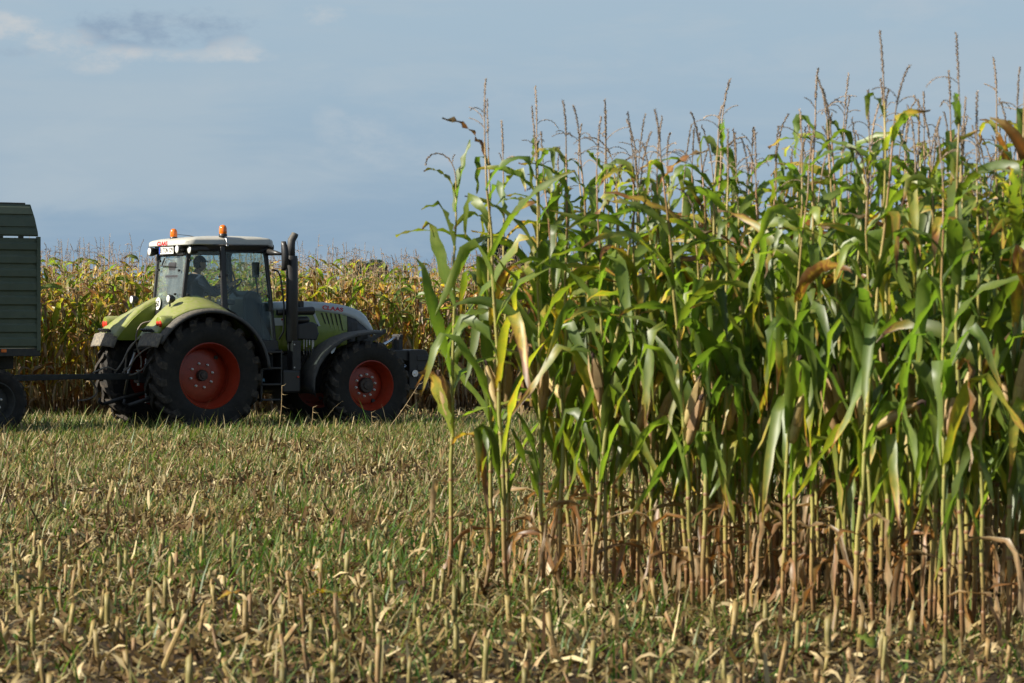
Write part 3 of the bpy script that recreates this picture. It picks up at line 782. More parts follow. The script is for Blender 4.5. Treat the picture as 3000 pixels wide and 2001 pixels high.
g = MB(); g.box((1.12, -.74, .76), (1.17, -.735, .80)); g.build('step_sticker', 'sticker_blue', sp_)
g = MB(); g.box((1.365, -1.0, .58), (1.68, -.32, .94)); tk = g.build('fuel_tank', 'black_plastic', TR, bev=.03)
g = MB(); g.tube([(1.62, -1.0, .83), (1.62, -1.02, .83)], .016, 10); g.build('tank_cap', 'red_lens', tk)
g = MB(); g.box((.4, .32, .58), (1.66, .95, .96)); g.build('fuel_tank', 'black_plastic', TR, bev=.03)
for sd in (-1, 1):
    g = MB(); rows = []
    pr = [(1.82, .56), (1.80, .70), (1.815, .86), (1.89, 1.05), (2.0, 1.20), (2.15, 1.335), (2.35, 1.445), (2.6, 1.52), (2.86, 1.552), (3.05, 1.555)]
    for (x, z) in pr:
        rows.append([(x + .05 * 0, sd * .66, z - .01), (x, sd * .72, z + .004), (x, sd * .9, z + .012), (x, sd * 1.08, z + .004), (x + .012 * (1 if x < 2 else 0), sd * 1.16, z - .012), (x + .03 * (1 if x < 2.2 else 0), sd * 1.18, z - .05)])
    g.grid(rows); ff = g.build('front_fender', 'grey_plastic', TR, smooth=True, solid=.012, auto=50)
    if sd < 0:
        g = MB(); g.add([(2.10, -1.166, 1.255), (2.20, -1.150, 1.34), (2.26, -1.15, 1.37), (2.17, -1.176, 1.22), (2.13, -1.176, 1.19)], [(0, 1, 2, 3, 4)]); g.build('fender_sticker', 'hood_white', ff, solid=.003)
    g = MB(); g.box((2.82, sd * .7 - .03, .75), (2.90, sd * .7 + .03, 1.50)); g.build('fender_stay', 'black_metal', ff)
g = MB(); g.prism([(3.00, 1.40), (3.16, 1.44), (3.42, 1.585), (3.45, 1.55), (3.44, 1.52), (3.16, 1.36)], -.56, -.52); g.box((2.95, -.52, 1.545), (3.3, .4, 1.57)); g.build('front_bracket', 'grey_plastic', TR, bev=.006)

# --- front linkage with its weight block
g = MB(); g.prism([(3.30, .55), (3.92, .62), (3.92, .78), (3.30, .95)], -.42, -.34); g.prism([(3.30, .55), (3.92, .62), (3.92, .78), (3.30, .95)], .34, .42); g.box((3.2, -.3, .55), (3.45, .3, 1.1)); fl = g.build('front_linkage', 'black_metal', TR, bev=.012)
g = MB(); g.prism([(3.88, .60), (4.20, .58), (4.235, .66), (4.24, 1.16), (4.20, 1.235), (4.14, 1.25), (3.90, 1.245), (3.88, 1.22)], -.55, .55); wb = g.build('front_weight', 'black_plastic', TR, bev=.02)
for z in (.74, .90, 1.06):
    g = MB(); g.prism([(4.02, z), (4.25, z), (4.25, z + .10), (4.02, z + .10)], -.562, .562); g.build('weight_rib', 'black_plastic', wb, bev=.012)
g = MB(); g.prism([(3.58, 1.12), (3.90, 1.05), (3.90, 1.24), (3.58, 1.235)], -.50, .50); g.build('weight_shoulder', 'black_plastic', wb, bev=.015)
g = MB(); g.box((3.85, -.24, 1.2), (3.93, -.17, 1.50)); g.box((3.85, -.08, 1.2), (3.93, -.01, 1.48)); g.tube([(3.89, -.26, 1.465), (3.89, .01, 1.465)], .035, 12); g.build('top_link_bracket', 'black_metal', fl, bev=.01)
g = MB(); g.tube([(3.45, -.125, 1.22), (3.62, -.125, 1.32), (3.78, -.125, 1.405), (3.86, -.125, 1.45)], [.03, .028, .022, .02], 12); g.build('top_link', 'chrome', fl, smooth=True)
g = MB(); g.tube([(3.96, -.57, .86), (3.96, -.60, .86)], .055, 20); g.tube([(3.96, -.6, .86), (3.96, -.62, .86)], .022, 12); g.build('hitch_pin', 'chrome', fl)
g = MB(); g.tube([(3.74, -.57, .98), (3.78, -.57, 1.0), (3.81, -.57, .99), (3.78, -.57, .965), (3.74, -.57, .98)], .006, 6); g.build('linch_pin', 'chrome', fl)

# --- rear linkage
for sd in (-1, 1):
    g = MB(); g.tube([(-.25, sd * .40, .60), (-.70, sd * .46, .50), (-1.05, sd * .48, .40)], [.03, .035, .03], 8); g.tube([(-1.05, sd * .48, .40), (-1.12, sd * .48, .44), (-1.10, sd * .48, .50)], .025, 8); ll = g.build('lower_link', 'black_metal', TR, smooth=True)
    g = MB(); g.tube([(-.55, sd * .40, 1.22), (-.63, sd * .42, .95), (-.70, sd * .45, .55)], [.022, .028, .02], 10); g.build('lift_rod', 'steel' if sd > 0 else 'black_metal', ll, smooth=True)
    g = MB(); g.tube([(-.30, sd * .40, 1.30), (-.56, sd * .40, 1.24)], [.05, .03], 8); g.build('lift_arm', 'black_metal', ll)
    g = MB(); g.tube([(-.66, sd * .45, .78), (-.69, sd * .47, .84), (-.70, sd * .47, .95), (-.67, sd * .46, .98), (-.65, sd * .45, .90), (-.66, sd * .45, .78)], .008, 6); g.build('chain_link', 'steel', ll)
g = MB(); g.box((-.42, -.16, .45), (-.30, .16, 1.15)); g.box((-.70, -.10, .74), (-.38, .10, .90)); hf = g.build('hitch_frame', 'black_metal', TR, bev=.012)
for sd in (-1, 1):
    g = MB(); g.box((-.47, sd * .17 - .02, .42), (-.40, sd * .17 + .02, 1.12)); rl = g.build('hitch_rail', 'steel' if sd > 0 else 'black_metal', hf, bev=.004)
    for k in range(6):
        g = MB(); g.tube([(-.475, sd * .17, .48 + .11 * k), (-.49, sd * .17, .48 + .11 * k)], .014, 8); g.build('rail_hole', 'chrome', rl)
g = MB(); g.tube([(-.66, 0, .93), (-.66, 0, .70)], .022, 10); g.tube([(-.66, 0, .945), (-.66, 0, .93)], .04, 10); g.build('hitch_pin', 'steel', hf)
# hydraulic remote block with couplings and hoses drooping to the drawbar
g = MB(); g.box((-.36, -.26, 1.44), (-.26, .10, 1.72)); g.box((-.40, -.20, 1.48), (-.34, .02, 1.60)); cb = g.build('coupling_block', 'black_metal', TR, bev=.012)
for (y, z, m) in ((.02, 1.70, 'steel'), (-.05, 1.70, 'steel'), (-.18, 1.66, 'steel'), (.0, 1.55, 'chrome'), (-.10, 1.54, 'orange_lens'), (-.20, 1.46, 'steel')):
    g = MB(); g.tube([(-.36, y, z), (-.44, y, z), (-.46, y, z)], [.026, .026, .02], 10); g.build('coupling', m, cb)
g = MB(); g.prism([(-.40, 1.74), (-.34, 1.75), (-.37, 1.80)], -.10, -.05); g.build('coupling_cap', 'red_lens', cb)
hoses = [[(-.45, .02, 1.70), (-.58, .06, 1.66), (-.66, .08, 1.50), (-.66, .05, 1.30), (-.62, -.02, 1.10), (-.64, -.05, .98)],
         [(-.45, -.05, 1.55), (-.62, .0, 1.48), (-.80, .06, 1.25), (-.92, .05, 1.05), (-1.05, .03, .90)],
         [(-.45, -.10, 1.54), (-.60, .02, 1.46), (-.78, .10, 1.28), (-.84, .08, 1.05), (-.86, .05, .90)],
         [(-.45, -.20, 1.30), (-.56, -.12, 1.28), (-.70, -.02, 1.15), (-.80, .02, 1.0), (-.92, .03, .90)],
         [(-.46, -.20, 1.30), (-.55, -.22, 1.15), (-.64, -.18, .98), (-.80, -.08, .87), (-1.0, .0, .885)],
         [(-1.45, .10, .82), (-1.30, .12, .62), (-1.42, .14, .50), (-1.62, .14, .47)],
         [(-1.02, .03, .93), (-1.16, .03, .985), (-1.30, .03, .95), (-1.42, .03, .90)]]


def smooth_path(p, n=5):
    p = [Vector(q) for q in p]; out = []
    for i in range(len(p) - 1):
        a, b_, c, d = p[max(i - 1, 0)], p[i], p[i + 1], p[min(i + 2, len(p) - 1)]
        for k in range(n):
            t = k / n
            out.append(.5 * ((2 * b_) + (-a + c) * t + (2 * a - 5 * b_ + 4 * c - d) * t * t + (-a + 3 * b_ - 3 * c + d) * t ** 3))
    out.append(p[-1]); return out


for h in hoses:
    g = MB(); g.tube(smooth_path(h), .014, 8); g.build('hose', 'hose_rubber', TR, smooth=True)

# ------------------------------------------------------------------ driver
def skin_body(name, joints, edges, radii, mat, parent, sub=2):
    me = bpy.data.meshes.new(name); me.from_pydata(joints, edges, [])
    o = bpy.data.objects.new(name, me); C.objects.link(o); o.parent = parent
    md = o.modifiers.new('skin', 'SKIN'); md.use_smooth_shade = True
    for i, r in enumerate(radii):
        v = me.skin_vertices[0].data[i]; v.radius = r if hasattr(r, '__len__') else (r, r); v.use_root = (i == 0)
    md2 = o.modifiers.new('sub', 'SUBSURF'); md2.levels = sub; md2.render_levels = sub
    me.materials.append(M[mat])
    return o


def person():
    J = [(.26, 0, 1.92), (.27, 0, 2.08), (.29, 0, 2.24), (.31, 0, 2.38), (.335, 0, 2.46), (.36, 0, 2.50)]     # pelvis to neck
    E_ = [(0, 1), (1, 2), (2, 3), (3, 4), (4, 5)]
    Rr = [(.13, .16), (.12, .15), (.13, .17), (.12, .16), (.06, .065), (.055, .055)]
    def chain(start, pts, rad):
        p = start
        for q, r in zip(pts, rad):
            J.append(q); Rr.append((r, r)); E_.append((p, len(J) - 1)); p = len(J) - 1
        return p
    for sd in (-1, 1):
        wr = chain(3, [(.31, sd * .20, 2.37), (.45, sd * .25, 2.17), (.55, sd * .24, 2.13), (.82, sd * .19, 2.27)], [.065, .052, .046, .033])
        pa = chain(wr, [(.88, sd * .175, 2.30), (.93, sd * .165, 2.325)], [.030, .032])
        for k in range(4):
            off = (k - 1.5) * .021
            base = Vector((.935 + off * .3, sd * .165, 2.33)) + e1 * sd * (-.01) + e2 * off
            L = (.030, .034, .032, .025)[k]
            p1 = base + Vector((.6, 0, .5)).normalized() * L
            p2 = p1 + Vector((.6, 0, -.6)).normalized() * L * .9
            p3 = p2 + Vector((-.3, 0, -.8)).normalized() * L * .7
            chain(pa, [tuple(p1), tuple(p2), tuple(p3)], [.010, .009, .008])
        chain(pa - 1, [(.90, sd * .14, 2.33), (.925, sd * .13, 2.345), (.95, sd * .13, 2.335)], [.011, .010, .009])
        kn = chain(0, [(.33, sd * .10, 1.91), (.55, sd * .15, 1.93), (.74, sd * .17, 1.93), (.80, sd * .17, 1.70), (.84, sd * .16, 1.48)], [.095, .085, .068, .058, .046])
        chain(kn, [(.93, sd * .16, 1.44), (1.02, sd * .165, 1.435)], [.045, .035])
    body = skin_body('person', J, E_, Rr, 'skin', None)
    body.location = T0; body.rotation_euler = (0, 0, HEAD)
    tag(body, 'driver in dark blue clothes and cap sitting at the wheel inside the tractor cab', 'person')
    # head: an ellipsoid pushed into a face that looks along +X
    m = MB(); rows = []
    hc = Vector((.395, 0, 2.615))
    for i in range(15):
        la = -90 + 180 * i / 14; row = []
        for k in range(24):
            lo = 360 * k / 24; cl, sl_ = math.cos(R(la)), math.sin(R(la))
            dx, dy, dz = cl * math.cos(R(lo)), cl * math.sin(R(lo)), sl_
            x, y, z = .098 * dx, .078 * dy, .125 * dz
            if dz < -.2: y *= 1 + .35 * (dz + .2); x = x * (1 + .22 * (dz + .2)) + .012 * (-dz)
            if dx > .5: x += .012 * max(0, 1 - abs(dz + .45) * 4)                       # chin and lips
            if dx > .85 and abs(dy) < .35: x += .030 * max(0, 1 - abs(dz + .18) * 4) * (1 - abs(dy) / .35)   # nose
            if dx > .6 and .2 < abs(dy) < .6: x -= .010 * max(0, 1 - abs(dz - .08) * 6)  # eye sockets
            row.append(tuple(hc + Vector((x, y, z))))
        rows.append(row)
    m.grid(rows, close=True)
    m.tube([hc + Vector((-.03, 0, -.09)), hc + Vector((-.055, 0, -.17))], .055, 12)
    hd = m.build('head', 'skin', body, smooth=True)
    for sd in (-1, 1):
        m = MB(); m.tube([hc + Vector((-.01, sd * .074, -.035)), hc + Vector((-.018, sd * .085, -.01)), hc + Vector((-.02, sd * .087, .02)), hc + Vector((-.01, sd * .078, .035))], [.012, .016, .017, .010], 8); m.build('ear', 'skin', hd, smooth=True)
        m = MB(); c = hc + Vector((.078, sd * .031, .010)); m.tube([c, c + Vector((.008, 0, 0)), c + Vector((.012, 0, 0))], [.012, .010, .004], 10); m.build('eye', 'ink_black', hd, smooth=True)
    m = MB(); m.tube([hc + Vector((.088, -.022, -.066)), hc + Vector((.099, 0, -.066)), hc + Vector((.088, .022, -.066))], .005, 6); m.build('mouth', 'red_rim', hd, smooth=True)
    m = MB(); rows = []
    for i in range(9):
        la = 8 + 82 * i / 8
        rows.append([tuple(hc + Vector((.108 * math.cos(R(la)) * math.cos(R(15 * k)) - .004, .088 * math.cos(R(la)) * math.sin(R(15 * k)), .133 * math.sin(R(la)) * .92 + .012))) for k in range(24)])
    m.grid(rows, close=True)
    m.add([tuple(hc + Vector(p)) for p in [(.08, -.06, .05), (.135, -.045, .032), (.15, 0, .03), (.135, .045, .032), (.08, .06, .05), (.07, 0, .06)]], [(0, 1, 2, 5), (5, 2, 3, 4)])
    m.build('cap', 'cap_dark', body, smooth=True, solid=.006)
    m = MB(); rows = []
    for i in range(5):
        la = -28 + 40 * i / 4
        rows.append([tuple(hc + Vector((.104 * math.cos(R(la)) * math.cos(R(100 + 10 * k)), .083 * math.cos(R(la)) * math.sin(R(100 + 10 * k)), .128 * math.sin(R(la))))) for k in range(17)])
    m.grid(rows); m.build('hair', 'hair_dark', body, smooth=True, solid=.006)
    # jacket and trousers: the same skeleton, slightly larger
    jj = [(.25, 0, 1.94), (.27, 0, 2.08), (.29, 0, 2.24), (.31, 0, 2.385), (.33, 0, 2.44)]
    je = [(0, 1), (1, 2), (2, 3), (3, 4)]; jr = [(.15, .185), (.138, .172), (.15, .19), (.14, .18), (.085, .09)]
    for sd in (-1, 1):
        p = 3
        for q, r in zip([(.31, sd * .20, 2.37), (.45, sd * .25, 2.17), (.55, sd * .24, 2.13), (.80, sd * .195, 2.262)], [.082, .068, .060, .048]):
            jj.append(q); jr.append((r, r)); je.append((p, len(jj) - 1)); p = len(jj) - 1
    skin_body('jacket', jj, je, jr, 'jacket_blue', body)
    tj = [(.25, 0, 1.92)]; te = []; tr_ = [(.15, .17)]
    for sd in (-1, 1):
        p = 0
        for q, r in zip([(.33, sd * .10, 1.91), (.55, sd * .15, 1.93), (.74, sd * .17, 1.93), (.80, sd * .17, 1.70), (.84, sd * .16, 1.50)], [.11, .10, .082, .072, .062]):
            tj.append(q); tr_.append((r, r)); te.append((p, len(tj) - 1)); p = len(tj) - 1
    skin_body('trousers', tj, te, tr_, 'trousers_blue', body)


person()

# ------------------------------------------------------------------ trailer
XT = -2.78                                            # front end of the body in tractor coordinates
TL = empty('trailer', T0 + U * (-5.2), HEAD)
tag(TL, 'dark green silage trailer with ribbed sides coupled behind the tractor', 'trailer')
ox = 5.2                                              # offset from tractor coordinates


def tx(x): return x + ox


LEN = 5.6
for sd in (-1, 1):
    y = sd * 1.20
    sw_ = MB(); sw_.box((tx(XT - LEN), min(y, y - sd * .03), 1.30), (tx(XT), max(y, y - sd * .03), 2.94)); sw_o = sw_.build('side_wall', 'trailer_green', TL)
    zs = [1.30, 1.51, 1.715, 1.92, 2.13, 2.335, 2.535, 2.735, 2.925]
    for z0, z1 in zip(zs, zs[1:]):
        p = MB(); k = sd
        poly = [(y, z0 + .012), (y + k * .028, z0 + .035), (y + k * .028, z1 - .075), (y + k * .004, z1 - .045), (y + k * .004, z1 - .006), (y, z1 - .004)]
        p.prism(poly, tx(XT - LEN) + .05, tx(XT) - .055, 'x'); p.build('side_panel', 'trailer_green', sw_o)
    for xx in (XT - .03, XT - 1.9, XT - 3.7, XT - LEN + .03):
        p = MB(); p.box((tx(xx) - .03, min(y - sd * .01, y + sd * .04), 1.26), (tx(xx) + .03, max(y - sd * .01, y + sd * .04), 2.96)); p.build('stake_post', 'trailer_green', sw_o, bev=.006)
    # hinged extension board, curving inwards at the top
    prof = [(0, 2.965), (.0, 3.03), (-.03, 3.24), (-.085, 3.44)]
    ex_ = MB(); rows = []
    def xe(z): return XT - .03 - .09 * ((z - 2.965) / .475) ** 1.3
    for (dy, z) in prof:
        rows.append([(tx(XT - LEN), y + sd * dy, z), (tx(xe(z)), y + sd * dy, z)])
    ex_.grid(rows); eb = ex_.build('extension_board', 'trailer_green', TL, solid=.025)
    for (za_, zb_, d0, d1) in ((2.975, 3.085, 0, -.006), (3.10, 3.27, -.010, -.036), (3.285, 3.425, -.04, -.08)):
        p = MB(); vs = []
        for xx in (0, 1):
            for (z, d) in ((za_, d0), (zb_, d1)):
                X_ = tx(XT - LEN) if xx == 0 else tx(xe(z)) - .02
                vs += [(X_, y + sd * (d + .012), z), (X_, y + sd * (d + .032), z + (.012 if z == za_ else -.03))]
        p.add(vs, [(0, 1, 3, 2), (4, 6, 7, 5), (1, 5, 7, 3), (0, 4, 5, 1), (2, 3, 7, 6), (0, 2, 6, 4)]); p.build('extension_panel', 'trailer_green', eb)
    p = MB(); p.tube([(tx(XT - LEN), y - sd * .088, 3.452), (tx(XT - .20), y - sd * .088, 3.452)], .016, 8); p.build('top_rail', 'trailer_dark', eb)
    for xx in (XT - .3, XT - .62, XT - 1.6, XT - 3.0):
        p = MB(); p.box((tx(xx) - .04, y - .01, 2.94), (tx(xx) + .04, y + .012, 2.972)); p.build('board_hinge', 'trailer_dark', eb)
    p = MB(); p.box((tx(XT - .62), y + sd * .03 - .006, 1.24), (tx(XT - .54), y + sd * .03 + .006, 1.285)); p.build('reflector', 'orange_lens', TL)
for nm, xx in (('front_wall', XT), ('tailgate', XT - LEN)):
    p = MB(); p.box((tx(xx) - .03, -1.17, 1.30), (tx(xx) + .0, 1.17, 2.94)); p.build(nm, 'trailer_green', TL, bev=.005)
p = MB(); p.box((tx(XT - LEN) - .02, -1.22, 1.18), (tx(XT) + .005, 1.22, 1.295)); p.build('floor_frame', 'trailer_dark', TL, bev=.01)
p = MB(); p.box((tx(XT - LEN), -.45, .98), (tx(XT) - .12, -.33, 1.18)); p.box((tx(XT - LEN), .33, .98), (tx(XT) - .12, .45, 1.18)); p.build('chassis_beam', 'trailer_dark', TL, bev=.01)
tt = MB(); tt.tube([(tx(-3.45), 0, .86), (tx(-3.45), 0, .98)], .55, 32); tto = tt.build('turntable', 'trailer_dark', TL)
p = MB(); p.box((tx(-3.85), -.40, .70), (tx(-2.95), .40, .86)); p.build('axle_frame', 'trailer_dark', tto, bev=.015)
p = MB()
for sd in (-1, 1):
    p.add([(tx(-2.95), sd * .36, .79), (tx(-2.95), sd * .28, .79), (tx(-1.5), sd * .05, .815), (tx(-1.5), sd * .10, .815), (tx(-2.95), sd * .36, .88), (tx(-2.95), sd * .28, .88), (tx(-1.5), sd * .05, .885), (tx(-1.5), sd * .10, .885)],
          [(3, 2, 1, 0), (4, 5, 6, 7), (0, 1, 5, 4), (1, 2, 6, 5), (2, 3, 7, 6), (3, 0, 4, 7)])
p.box((tx(-1.55), -.07, .795), (tx(-.72), .07, .89)); p.tube([(tx(-.72), 0, .84), (tx(-.62), 0, .84)], .06, 12)
p.build('drawbar', 'trailer_dark', TL, bev=.006)
for ax_ in (-3.45, -7.2):
    p = MB(); p.tube([(tx(ax_), -.80, .50), (tx(ax_), .80, .50)], .06, 12); p.box((tx(ax_) - .3, -.5, .54), (tx(ax_) + .3, -.42, .72)); p.box((tx(ax_) - .3, .42, .54), (tx(ax_) + .3, .5, .72)); p.build('axle', 'trailer_dark', TL)
    for sd in (-1, 1):
        wheel('trailer_wheel', TL, tx(ax_), sd * .98, .50, .50, .40, .29, sd, 22, .07, .12, .22, 6, .02, 'trailer_dark')

# ------------------------------------------------------------------ maize
def unit(az, pol):
    return Vector((math.cos(az) * math.sin(pol), math.sin(az) * math.sin(pol), math.cos(pol)))


def leaf_geo(r, base, az, L, W, a0, a1, p, dry, kink=None, twist=0.0, segs=11, wave=.012, fold=.35, sway=0.0, drytip=.35, lite=False):
    """one maize blade: strip with a folded midrib, wavy margins and a drying tip"""
    pts = []; pos = Vector(base); dl = L / segs
    azc = az
    dirs = []
    for i in range(segs + 1):
        t = i / segs
        a = a0 + (a1 - a0) * t ** p
        if kink and t > kink[0]: a = a + (kink[1] - a) * min(1, (t - kink[0]) / .12)
        azc = az + sway * t
        d = unit(azc, a)
        pts.append(pos.copy()); dirs.append((d, azc)); pos = pos + d * dl
    tone = r.random(); ph = r.uniform(0, 6.28); wf = r.uniform(3.5, 6)
    vs = []; cs = []
    for i, (q, (d, azi)) in enumerate(zip(pts, dirs)):
        t = i / segs
        w = W * .5 * (min(1, (t + .10) / .42) ** .6) * max(.03, (1 - t ** 2.4)) ** .85
        side = Vector((-math.sin(azi), math.cos(azi), 0))
        nrm = d.cross(side)
        tw = twist * t
        s2 = side * math.cos(tw) + nrm * math.sin(tw); n2 = d.cross(s2)
        f = fold * (1 - .6 * t)
        wl = wave * math.sin(ph + wf * 2 * math.pi * t) * min(1, 4 * t); wr = wave * math.sin(ph * 1.7 + 1.3 + wf * 5.3 * t) * min(1, 4 * t)
        base_dry = dry + drytip * max(0, (t - .55) / .45) ** 1.5
        ed = base_dry + .10 + .10 * math.sin(ph + 9 * t)
        if lite:
            vs += [q + s2 * w - n2 * (w * f - wl), q - s2 * w - n2 * (w * f - wr)]
            cs += [(base_dry, tone, .1), (ed, tone, .05)]
        else:
            vs += [q + s2 * w - n2 * (-w * f + wl), q, q - s2 * w - n2 * (-w * f + wr)]
            cs += [(min(1, ed), tone, 0), (min(1, base_dry), tone, 1 if t < .8 else .4), (min(1, ed), tone, 0)]
    k = 2 if lite else 3
    fs = []
    for i in range(segs):
        for j in range(k - 1):
            a_ = i * k + j; fs.append((a_, a_ + 1, a_ + k + 1, a_ + k))
    return vs, fs, cs


def stalk_geo(r, H, r0, lean, n=7, purple=.3, segs=10):
    pts = []; rad = []; cols = []
    zig = r.uniform(0, 6.28)
    for i in range(segs + 1):
        t = i / segs
        c = Vector((lean[0] * t * t, lean[1] * t * t, H * t)) + Vector((math.cos(zig + 2.4 * i), math.sin(zig + 2.4 * i), 0)) * .006
        pts.append(c); rad.append(r0 * (1 - .68 * t ** 1.6)); cols.append((.95 - .8 * min(1, t / .25) if t < .25 else .15 + (purple + .25) * max(0, t - .5) * 1.6, .5, 0))
    return pts, rad, cols


def along(pts, H, z):
    t = max(0, min(.999, z / H)) * (len(pts) - 1); i = int(t); k = t - i
    return pts[i] * (1 - k) + pts[i + 1] * k


def ear_geo(r, base, az, tilt, L, rad, dry):
    m = MB(); d = unit(az, tilt); n = 8
    prof = [(0, .4), (.08, .75), (.25, 1.0), (.5, 1.0), (.72, .82), (.88, .52), (1.0, .18)]
    pts = [Vector(base) + d * (L * t) + Vector((0, 0, .0)) for t, _ in prof]
    m.tube(pts, [rad * k * r.uniform(.93, 1.07) for _, k in prof], n, cols=[(min(1, dry + r.uniform(-.1, .25) * t), .5 + .3 * r.random(), 0) for t, _ in prof])
    side = Vector((-math.sin(az), math.cos(az), 0))
    for k in range(3):                                  # loose husk tips
        a = r.uniform(0, 6.28); w = side * math.cos(a) + d.cross(side) * math.sin(a)
        q = Vector(base) + d * (L * .35) + w * rad * .95; tip = Vector(base) + d * (L * r.uniform(.98, 1.18)) + w * rad * r.uniform(.2, 1.0)
        s2 = d.cross(w) * rad * .8; mid = (q + tip) / 2 + w * rad * .35
        m.add([q + s2, q - s2, mid - s2 * .8, mid + s2 * .8, tip], [(0, 1, 2, 3), (3, 2, 4)], [(dry + .15, .7, 0)] * 5)
    silk = MB(); tip = Vector(base) + d * L
    silk.tube([tip - d * .02, tip + d * .015, tip + d * .035 + Vector((0, 0, -.01)), tip + d * .04 + Vector((0, 0, -.035))], [rad * .3, rad * .42, rad * .33, .003], 6)
    return m, silk


def tassel_geo(r, base, bend, L, branches, lite=False):
    m = MB()
    segs = 5 if lite else 9
    az, lean = bend
    pts = []; p = Vector(base); pts.append(p.copy())
    for i in range(segs):
        t = (i + 1) / segs
        p = p + unit(az, lean * t * t + .05) * (L / segs); pts.append(p.copy())
    tone = r.random()
    m.tube(pts, [.0042 * (1 - .5 * i / segs) for i in range(segs + 1)], 4 if not lite else 3, cap=False, cols=[(.3, tone, 0)] * (segs + 1))
    def spikelets(path, n, size):
        for k in range(n):
            t = .38 + .62 * k / n if path is pts else .12 + .88 * k / n
            i = min(len(path) - 2, int(t * (len(path) - 1))); f = t * (len(path) - 1) - i
            q = path[i] * (1 - f) + path[i + 1] * f; d = (path[i + 1] - path[i]).normalized()
            a = r.uniform(0, 6.28); s = Vector((math.cos(a), math.sin(a), 0)); s = (s - d * s.dot(d)).normalized()
            e = q + d * size * 1.1 + s * size * .55; w = d.cross(s) * size * .3
            m.add([q, q + d * size * .5 + s * size * .6 + w, e, q + d * size * .5 + s * size * .3 - w], [(0, 1, 2, 3)], [(r.uniform(0, .8), tone, 0)] * 4)
    spikelets(pts, 16 if lite else 60, .017 if lite else .0125)
    for k in range(branches):
        i0 = r.randint(1, max(1, int(segs * .45))); a = r.uniform(0, 6.28); bl = r.uniform(.09, .20); path = [pts[i0].copy()]; q = pts[i0].copy()
        a_start, a_end = r.uniform(.35, .7), r.uniform(1.2, 2.5)
        ns = 3 if lite else 5
        for j in range(ns):
            t = (j + 1) / ns; q = q + unit(a, a_start + (a_end - a_start) * t) * (bl / ns); path.append(q.copy())
        m.tube(path, .0022, 3, cap=False, cols=[(.4, tone, 0)] * len(path))
        spikelets(path, 4 if lite else 9, .014 if lite else .011)
    return m


